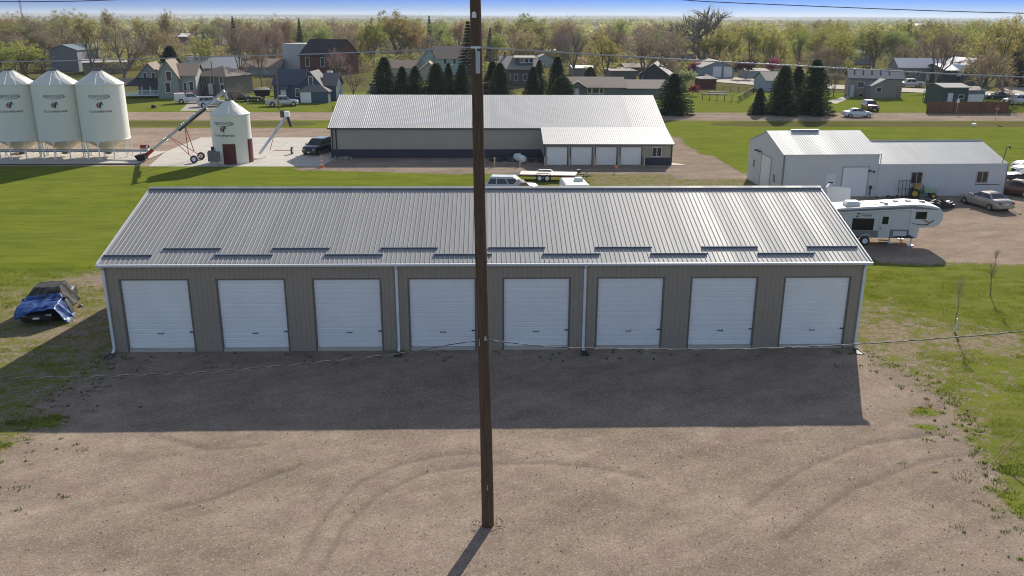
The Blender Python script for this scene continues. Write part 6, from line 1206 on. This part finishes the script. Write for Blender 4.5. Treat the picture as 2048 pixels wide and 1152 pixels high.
def proto(name, *a, **k):
    mb, T, lf, leaf, twig = make_tree(*a, **k)
    me = bpy.data.meshes.new('trunk'); me.from_pydata(mb.v, [], mb.f); me.polygons.foreach_set('use_smooth', [True]*len(mb.f)); me.materials.append(M['bark'])
    V = T if lf is None else np.concatenate([T, lf]); idx = np.zeros(len(V), np.int32); idx[len(T):] = 1
    o = npmesh('crown', V.reshape(-1, 3), np.arange(len(V)*3).reshape(-1, 3), [M[twig], LM[leaf] if leaf else M[twig]], idx=idx); cm = o.data; bpy.data.objects.remove(o)
    PROTO[name] = (me, cm, k.get('H', 14.), k.get('CR', 5.5))
proto('lime1', 1, H=14., CR=6.2, leaf='lime', nleaf=13000, ls=.17, fork=5)
proto('lime2', 2, H=14., CR=7.0, leaf='lime', nleaf=14000, ls=.16, fork=6, up=.3)
proto('olive1', 3, H=14., CR=5.5, leaf='olive', nleaf=12000, ls=.16, twn=9)
proto('olive2', 4, H=14., CR=6.2, leaf='olive', nleaf=11000, ls=.17, twn=9, fork=6, up=.35)
proto('tan1', 5, H=14., CR=5.6, leaf='tan', nleaf=10000, twn=10, ls=.14, up=.7)
proto('tan2', 6, H=14., CR=5.8, leaf='tan', nleaf=9000, ls=.13, twn=11)
proto('brown1', 7, H=14., CR=5.6, leaf='brown', nleaf=5000, ls=.13, twn=10, twig='twigg')
proto('brown2', 8, H=14., CR=6.2, leaf='brown', nleaf=4500, ls=.13, twn=10, up=.3)
proto('bare', 9, H=14., CR=5.0, leaf='brown', nleaf=500, ls=.12, twn=4, twig='twigg', up=.6)
proto('big', 31, H=18., CR=9.5, leaf='tan', nleaf=1500, ls=.2, twn=6, tw=.06, twig='twigg', up=.35, fork=5, trunk=.26, two=True)
proto('blossom', 11, H=6., CR=2.8, leaf='cream', nleaf=9000, ls=.14, twn=6, tw=.03)
proto('plum', 12, H=6., CR=2.8, leaf='magenta', nleaf=8000, ls=.14, twn=6, tw=.03)
proto('grape', 13, H=6., CR=3.2, leaf='grape', nleaf=9000, ls=.15, twn=6, tw=.03)
proto('smallbare', 14, H=6., CR=3.0, leaf='brown', nleaf=500, ls=.08, twn=9, tw=.025, twig='twigg')
proto('orange', 15, H=8., CR=3.6, leaf='orange', nleaf=4500, ls=.13, twn=7)
def conifer(name, seed, H=9., Rr=2.6, leaf='needle', n=15000, pw=.8, low=.04):
    rs = np.random.RandomState(seed); mb = MB(); mb.tube((0, 0, 0), (0, 0, H*.97), .16, .02, 7)
    zz = low+(1-low)*(1-np.sqrt(rs.rand(n))); zz = low+(1-low)*rs.rand(n)**1.35; lay = 26; zq = (np.floor(zz*lay)+.5)/lay; zz = zz*.35+zq*.65
    nb = 13; an = (rs.randint(0, nb, n)+np.floor(zz*lay)*.37)*2*math.pi/nb+rs.normal(size=n)*.10
    br = Rr*(1-zz)**pw*(.80+.30*np.sin(np.floor(zz*lay)*3.1+np.round(an*nb/6.283)*2.7+seed)+.16*np.sin(an*2+seed*1.7)+.10*np.sin(zz*9+an+seed))+.08
    f = rs.rand(n)**.55; x = br*f; zc_ = zz*H-.25*x+.10*x*x/Rr+rs.normal(size=n)*.05
    c = np.stack([x*np.cos(an), x*np.sin(an), np.clip(zc_, .1, H)], -1); d = np.stack([np.cos(an), np.sin(an), -.25+0*an], -1)+rs.normal(size=(n, 3))*.55; d /= np.linalg.norm(d, axis=1)[:, None]
    gap = vnoise(an*1.6+seed*9, zz*11, 1.)+.35*f < .46; c = c[~gap]; d = d[~gap]; n = len(c)
    T = tri_blades(c-d*.05, c+d*(.16+.22*rs.rand(n))[:, None], .10+.08*rs.rand(n), rs)
    me = bpy.data.meshes.new('trunk'); me.from_pydata(mb.v, [], mb.f); me.materials.append(M['bark'])
    o = npmesh('crown', T.reshape(-1, 3), np.arange(len(T)*3).reshape(-1, 3), [LM[leaf]]); cm = o.data; bpy.data.objects.remove(o); PROTO[name] = (me, cm, H, Rr)
conifer('spruce1', 1, pw=.7, n=22000); conifer('spruce2', 2, leaf='dark', pw=.62, n=20000); conifer('spruce3', 3, 9., 2.9, 'needle', pw=.52, n=27000); conifer('pine', 4, 5., 2.6, 'needle', 11000, pw=.42, low=.08); conifer('slim', 5, 14., 2.9, 'dark', 14000, pw=.9, low=.12)
def tree(kind, x, y, H, CR=None, label='', name='tree', cat='tree', group=None, rz=None):
    me, cm, h0, r0 = PROTO[kind]; t = thing(name, label, cat, (x, y, 0), (x*7.7+y*3.1) % 6.28 if rz is None else rz, group)
    for n_, d in (('trunk', me), ('crown', cm)): o = bpy.data.objects.new(n_, d); COL.objects.link(o); o.parent = t
    s = H/h0; r = s if CR is None else CR/r0; t.scale = (r, r, s); return t
def tpx(kind, px, yb, yt, wpx, label, name, cat='tree', group=None, rz=None):       # base pixel, top row, crown width in pixels
    g = G(px, yb); H = P(px, yt, g.y).z; return tree(kind, g.x, g.y, H, wpx*(.58 if kind[:3] in ('spr', 'pin') else .54)*(g.y-CAM.y)/F_PX, label, name, cat, group, rz)
# evergreens
EV = [('spruce1', 771, 200, 114, 62, 'tall dark spruce at the left end of the row behind the tan building'), ('spruce2', 806, 203, 133, 42, 'second spruce from the left behind the tan building'), ('spruce1', 832, 203, 132, 44, 'third spruce from the left, just left of the wide one, behind the tan building'),
      ('spruce3', 874, 204, 126, 60, 'wide spruce left of the street light behind the tan building'), ('spruce2', 898, 196, 126, 30, 'narrow spruce directly behind the street light pole'), ('spruce3', 925, 203, 127, 46, 'wide spruce just left of the big pole'), ('spruce2', 985, 200, 122, 48, 'dark spruce behind the big pole, partly hidden by its right neighbour'),
      ('spruce1', 1000, 206, 126, 56, 'bright edged spruce right of the big pole'), ('spruce2', 1066, 204, 133, 44, 'conical spruce in front of the gap right of the bungalow'), ('spruce1', 1078, 192, 120, 34, 'looser spruce rising behind the conical one right of the bungalow'), ('spruce2', 1114, 196, 113, 44, 'dark spruce left of the round evergreen'),
      ('pine', 1124, 208, 153, 56, 'low round evergreen at the left end of the ranch house'), ('pine', 1180, 166, 134, 28, 'small dark pine poking over the ranch house roof'), ('spruce3', 1345, 229, 147, 64, 'large dark spruce at the right end of the tan roof'),
      ('spruce2', 1517, 229, 176, 38, 'small loose spruce left of the three tall spruces by the road'), ('spruce3', 1562, 229, 130, 64, 'leftmost of the three tall spruces by the road'), ('spruce2', 1590, 219, 132, 46, 'middle of the three tall spruces, standing farther back'), ('spruce3', 1624, 229, 119, 64, 'tallest spruce at the right of the three by the road')]
for k, px, yb, yt, wp_, lab in EV: tpx(k, px, yb, yt, wp_, lab, 'spruce_tree', 'spruce', 'evergreens behind the buildings')
tree('slim', P(936, 100, 135).x, 135, P(936, 42, 135).z, 3.6, 'tall slender spruce just left of the top of the big pole', 'spruce_tree', 'spruce')
for px, yt, Y, lab in ((858, 31, 380, 'thin spruce top against the sky left of the big pole'), (597, 36, 330, 'dark spruce top above the brick hall'), (464, 32, 330, 'dark spruce top above the low ranch house'), (980, 55, 260, 'dark spruce top just right of the big pole'), (338, 92, 190, 'dark evergreen behind the grey green farmhouse'), (2040, 90, 170, 'dark evergreen at the upper right edge')):
    tree('slim' if yt < 60 else 'spruce2', P(px, yt, Y).x, Y, P(px, yt, Y).z, 2.6 if yt < 60 else 4, lab, 'spruce_tree', 'spruce')
# individual deciduous trees read off the photo
ID = [('big', 1403, 127, 6, 150, 'huge bare cottonwood with two trunks reaching above the horizon'), ('brown2', 1288, 165, 40, 140, 'broad dull brown tree over the dark gable house'), ('lime2', 1215, 162, 62, 85, 'pale lime green tree behind the ranch house'), ('bare', 1148, 158, 28, 70, 'tall bare leaning tree behind the ranch house left of the lime one'),
      ('blossom', 1372, 178, 138, 44, 'round cream blossoming tree beside the large dark spruce'), ('plum', 1392, 150, 122, 36, 'magenta blossoming tree left of the twin door garage'), ('plum', 1064, 116, 88, 20, 'dark pink round tree behind the bungalow'), ('blossom', 1081, 116, 82, 24, 'pale cream round tree beside the dark pink one'), ('grape', 1492, 158, 118, 42, 'dark plum tree in front of the white garage'),
      ('plum', 1542, 150, 114, 34, 'red blossoming tree behind the pale blue cottage'), ('plum', 1385, 192, 168, 26, 'dark red shrub at the left of the fenced garden'), ('smallbare', 706, 193, 137, 62, 'small bare spreading tree on the lawn right of the blue house'), ('brown1', 673, 165, 95, 50, 'bare tree with a slanting trunk behind the blue house lawn'), ('lime1', 795, 120, 22, 125, 'tall green topped tree rising above the horizon left of the pale green house'),
      ('orange', 842, 122, 60, 40, 'orange tinged tree left of the pale green house roof'), ('lime1', 1040, 105, 27, 80, 'tall green tree breaking the horizon right of the big pole'), ('bare', 248, 165, 30, 105, 'big budding cottonwood with forked limbs behind the small bin'), ('tan1', 180, 150, 26, 90, 'tall tan budding tree behind the right grain bin'), ('lime2', 62, 160, 78, 120, 'yellow green tree above the left grain bins'), ('lime2', 8, 165, 84, 90, 'yellow green tree at the left edge above the bins'),
      ('tan2', 18, 130, 20, 70, 'tan tree breaking the horizon at the top left corner'), ('brown1', 68, 130, 28, 46, 'slim grey brown tree right of the radio mast'), ('tan1', 342, 130, 18, 46, 'narrow tan tree with its top against the sky above the metal roofed barn'), ('tan2', 130, 115, 15, 70, 'thin crowned budding tree with its top in the sky above the bins'), ('tan1', 222, 110, 17, 40, 'upright tan tree top above the flat brick building'),
      ('brown2', 545, 140, 28, 80, 'pale brown tree right behind the blue house'), ('brown1', 480, 165, 50, 66, 'bare tree standing right of the brown house'), ('brown1', 525, 180, 62, 50, 'bare tree on the lawn between the brown and blue houses'), ('smallbare', 540, 185, 150, 34, 'low bush left of the blue house'), ('smallbare', 470, 214, 168, 70, 'bare scrubby tree in front of the brown house'), ('olive1', 410, 150, 70, 60, 'green budding tree behind the brown house'),
      ('smallbare', 1667, 192, 130, 46, 'small purple brown tree left of the beige house'), ('olive2', 1745, 140, 45, 110, 'wide olive tree behind the beige house'), ('brown1', 1868, 178, 45, 100, 'many stemmed bare tree in front of the mobile home'), ('brown2', 1960, 208, 72, 110, 'purple brown bare tree over the green shed'), ('olive1', 2005, 190, 30, 130, 'tall yellow green tree with a leaning trunk at the right edge'), ('lime2', 1945, 125, 45, 90, 'golden green tree behind the blue roofed house'),
      ('lime2', 1470, 115, 45, 90, 'yellow green tree right of the huge cottonwood'), ('lime1', 1530, 120, 46, 90, 'yellow green tree above the red blossoming tree'), ('lime1', 1590, 118, 46, 90, 'yellow green tree above the tall spruces'), ('lime2', 1650, 125, 48, 90, 'yellow green tree left of the far blue house'), ('orange', 1425, 112, 88, 50, 'golden young tree beneath the huge cottonwood'), ('brown1', 1640, 160, 85, 60, 'bare pale stemmed tree behind the tallest spruce')]
taken = []
for k, px, yb, yt, wp_, lab in ID:
    t = tpx(k, px, yb, yt, wp_, lab, {'blossom': 'flowering_tree', 'plum': 'flowering_tree', 'big': 'cottonwood_tree'}.get(k, 'tree'), 'tree', rz=0.15 if k == 'big' else None); taken.append((t.location.x, t.location.y))
# the rest of the town's trees
HB = [(o.location.x, o.location.y) for o in COL.objects if o.parent is None and o.get('category') in ('house', 'building', 'garage', 'shed', 'mobile home', 'barn')]
rs = random.Random(77); N_ = 0; words = {'lime': 'yellow green', 'olive': 'olive green', 'tan': 'tan budding', 'brown': 'grey brown bare'}; near = []
VIS = [(420, 660, 128, 236), (1380, 1530, 165, 240), (1640, 1880, 178, 240), (240, 420, 150, 236), (1010, 1110, 172, 240), (1880, 2048, 165, 240), (1395, 1540, 150, 240)]
tries = 0
while N_ < 250 and tries < 20000:
    tries += 1; v = rs.random(); px = rs.uniform(-40, 2090); yb = 46+90*v**1.3 if rs.random() < .72 else rs.uniform(95, 150); g = G(px, yb)
    if g.y > 640 or g.y < 118: continue
    if any(a < px < b and c < yb < d for a, b, c, d in VIS): continue
    if any(-3 < g.x-hx < 22 and -6 < g.y-hy < 16 for hx, hy in HB if hy < 330): continue
    if any(math.hypot(g.x-a, g.y-b) < (6 if g.y < 300 else 8) for a, b in taken): continue
    taken.append((g.x, g.y)); N_ += 1
    if px > 1420: k = rs.choice(['lime1', 'lime2', 'lime1', 'lime2', 'olive1', 'olive2', 'brown1', 'brown2', 'tan2'])
    elif px < 420: k = rs.choice(['tan1', 'tan2', 'tan1', 'tan2', 'olive1', 'lime2', 'brown1', 'brown2'])
    else: k = rs.choice(['brown1', 'brown2', 'brown1', 'tan1', 'tan2', 'olive1', 'olive2', 'lime1'])
    H = rs.uniform(10.5, 15.5); w_ = words[k[:-1]]
    side = 'left' if px < 600 else 'middle' if px < 1300 else 'right'; dist = 'nearer' if g.y < 220 else 'middle distance' if g.y < 380 else 'far'
    near.append((k, g, H, w_, side, dist))
hl = [(h.location.x, h.location.y, h.name.split('.')[0].replace('_', ' ')) for h in COL.objects if h.parent is None and h.get('category') in ('house', 'building', 'garage', 'shed', 'mobile home', 'barn') and h.location.y > 100 and h.location.y < 600]
for k, g, H, w_, side, dist in near:
    hx, hy, hn = min(hl, key=lambda q: (q[0]-g.x)**2+(q[1]-g.y)**2)
    rel = ('right' if g.x > hx+5 else 'left' if g.x < hx-5 else 'straight'); dep = 'behind' if g.y > hy else 'before'
    m_ = int(math.hypot(g.x-hx, g.y-hy)); dd = 'just' if m_ < 25 else 'well' if m_ < 60 else 'far'
    tree(k, g.x, g.y, H, None if rs.random() < .5 else rs.uniform(4.8, 7.5), '%s%s tree %s %s the %s%s' % ('tall ' if H > 14 else 'low ' if H < 12 else '', w_, dd, dep, hn, '' if rel == 'straight' else ' to its '+rel), 'tree', 'tree', 'budding trees of the town')
# far belts of trees, too many to count
def woods():
    r = np.random.RandomState(4); V = []; C = []
    spots = []
    for _ in range(2600):
        y = 520+r.rand()**1.6*1500; x = (r.rand()-.5)*2*(y*.68+60)
        if fnoise(np.array(x), np.array(y*1.0), 260) > .47-.12*(y < 900): spots.append((x, y, r.uniform(7, 12)))
    for _ in range(2600):
        k = r.randint(0, 40); y = 1500+k*150+r.normal()*8; x = (r.rand()-.5)*2*y*.7
        if vnoise(np.array(x), np.array(k*97.), 420) > .52: spots.append((x, y, r.uniform(8, 13)))
    base = np.array([[x, y, h] for x, y, h in spots]); n = 70
    zc = -.12+sstep(900, 5000, base[:, 1])*(fnoise(base[:, 0], base[:, 1], 2600)-.5)*34+sstep(5000, 9500, base[:, 1])*(14+fnoise(base[:, 0]+900, base[:, 1], 1700)*22)
    N = len(base); u = r.normal(size=(N, n, 3)); u /= np.linalg.norm(u, axis=2)[..., None]; u *= r.rand(N, n, 1)**.4
    c = u*np.array((5.5, 5.5, .42))*np.stack([np.ones(N), np.ones(N), base[:, 2]], -1)[:, None]; c[..., 2] += base[:, None, 2]*.56; c += np.stack([base[:, 0], base[:, 1], zc], -1)[:, None]
    T = c[:, :, None]+r.normal(size=(N, n, 3, 3))*(.55+base[:, 1]/5000)[:, None, None, None]
    idx = np.repeat(r.randint(0, 4, N), n); V = T.reshape(-1, 3)
    tag(npmesh('woods', V, np.arange(len(V)).reshape(-1, 3), [LM['olive'], LM['tan'], LM['brown'], LM['lime']], idx=idx), 'belts of far budding woods crossing the farm fields', 'woods', kind='stuff')
woods()

def brush():
    r = np.random.RandomState(12); c = []
    while len(c) < 900:
        px = r.uniform(-40, 2090); yb = 46+100*r.rand()**1.2; g = G(px, yb)
        if g.y > 640 or g.y < 135 or any(a < px < b and c0 < yb < d for a, b, c0, d in VIS) or any(-2 < g.x-hx < 20 and -5 < g.y-hy < 14 for hx, hy in HB if hy < 330): continue
        c.append((g.x, g.y, r.uniform(1.2, 4.2)))
    c = np.array(c); n = 150; N = len(c); u = r.normal(size=(N, n, 3)); u /= np.linalg.norm(u, axis=2)[..., None]; u *= r.rand(N, n, 1)**.4
    q = u*np.stack([c[:, 2]*1.1, c[:, 2]*1.1, c[:, 2]*.5], -1)[:, None]; q[..., 2] += c[:, None, 2]*.5; q[..., :2] += c[:, None, :2]
    T = q[:, :, None]+r.normal(size=(N, n, 3, 3))*.22; V = T.reshape(-1, 3)
    tag(npmesh('underbrush', V, np.arange(len(V)).reshape(-1, 3), [LM['olive'], LM['brown'], M['twigg'], LM['tan'], LM['brown'], LM['lime']], idx=np.repeat(r.randint(0, 6, N), n)), 'bushes and hedges growing between the town trees', 'underbrush', kind='stuff')
brush()
by = {}
for o in COL.objects:
    if o.parent is None and o.get('group') == 'budding trees of the town': by.setdefault(o['label'], []).append(o)
OR = ['leftmost', 'second from left', 'third from left', 'fourth from left', 'fifth from left', 'sixth from left', 'seventh from left', 'eighth from left', 'ninth from left', 'tenth from left']
for lb, os_ in by.items():
    if len(os_) > 1:
        os_.sort(key=lambda o: o.location.x/(o.location.y+39.2))
        for i, o in enumerate(os_): o['label'] = lb.replace(' to its ', ', ').replace('roof building', 'building').replace('the ', '')+', '+(OR[i] if i < len(os_)-1 and i < 10 else 'rightmost' if i == len(os_)-1 else 'further right')


# ---------------- hazy air ----------------
hm = bpy.data.materials.new('hazy_air'); hm.use_nodes = True; ht = hm.node_tree; ht.nodes.remove(ht.nodes['Principled BSDF'])
pv_ = ht.nodes.new('ShaderNodeVolumePrincipled'); pv_.inputs['Color'].default_value = (.78, .87, 1, 1); pv_.inputs['Density'].default_value = 0.0001; pv_.inputs['Anisotropy'].default_value = .2
ht.links.new(pv_.outputs[0], [n for n in ht.nodes if n.type == 'OUTPUT_MATERIAL'][0].inputs['Volume'])
hz_ = mk('haze', MB().box(-9200, -400, -40, 9200, 14200, 66), hm); hz_['kind'] = 'stuff'; hz_['label'] = 'thin pale haze lying over the far fields'
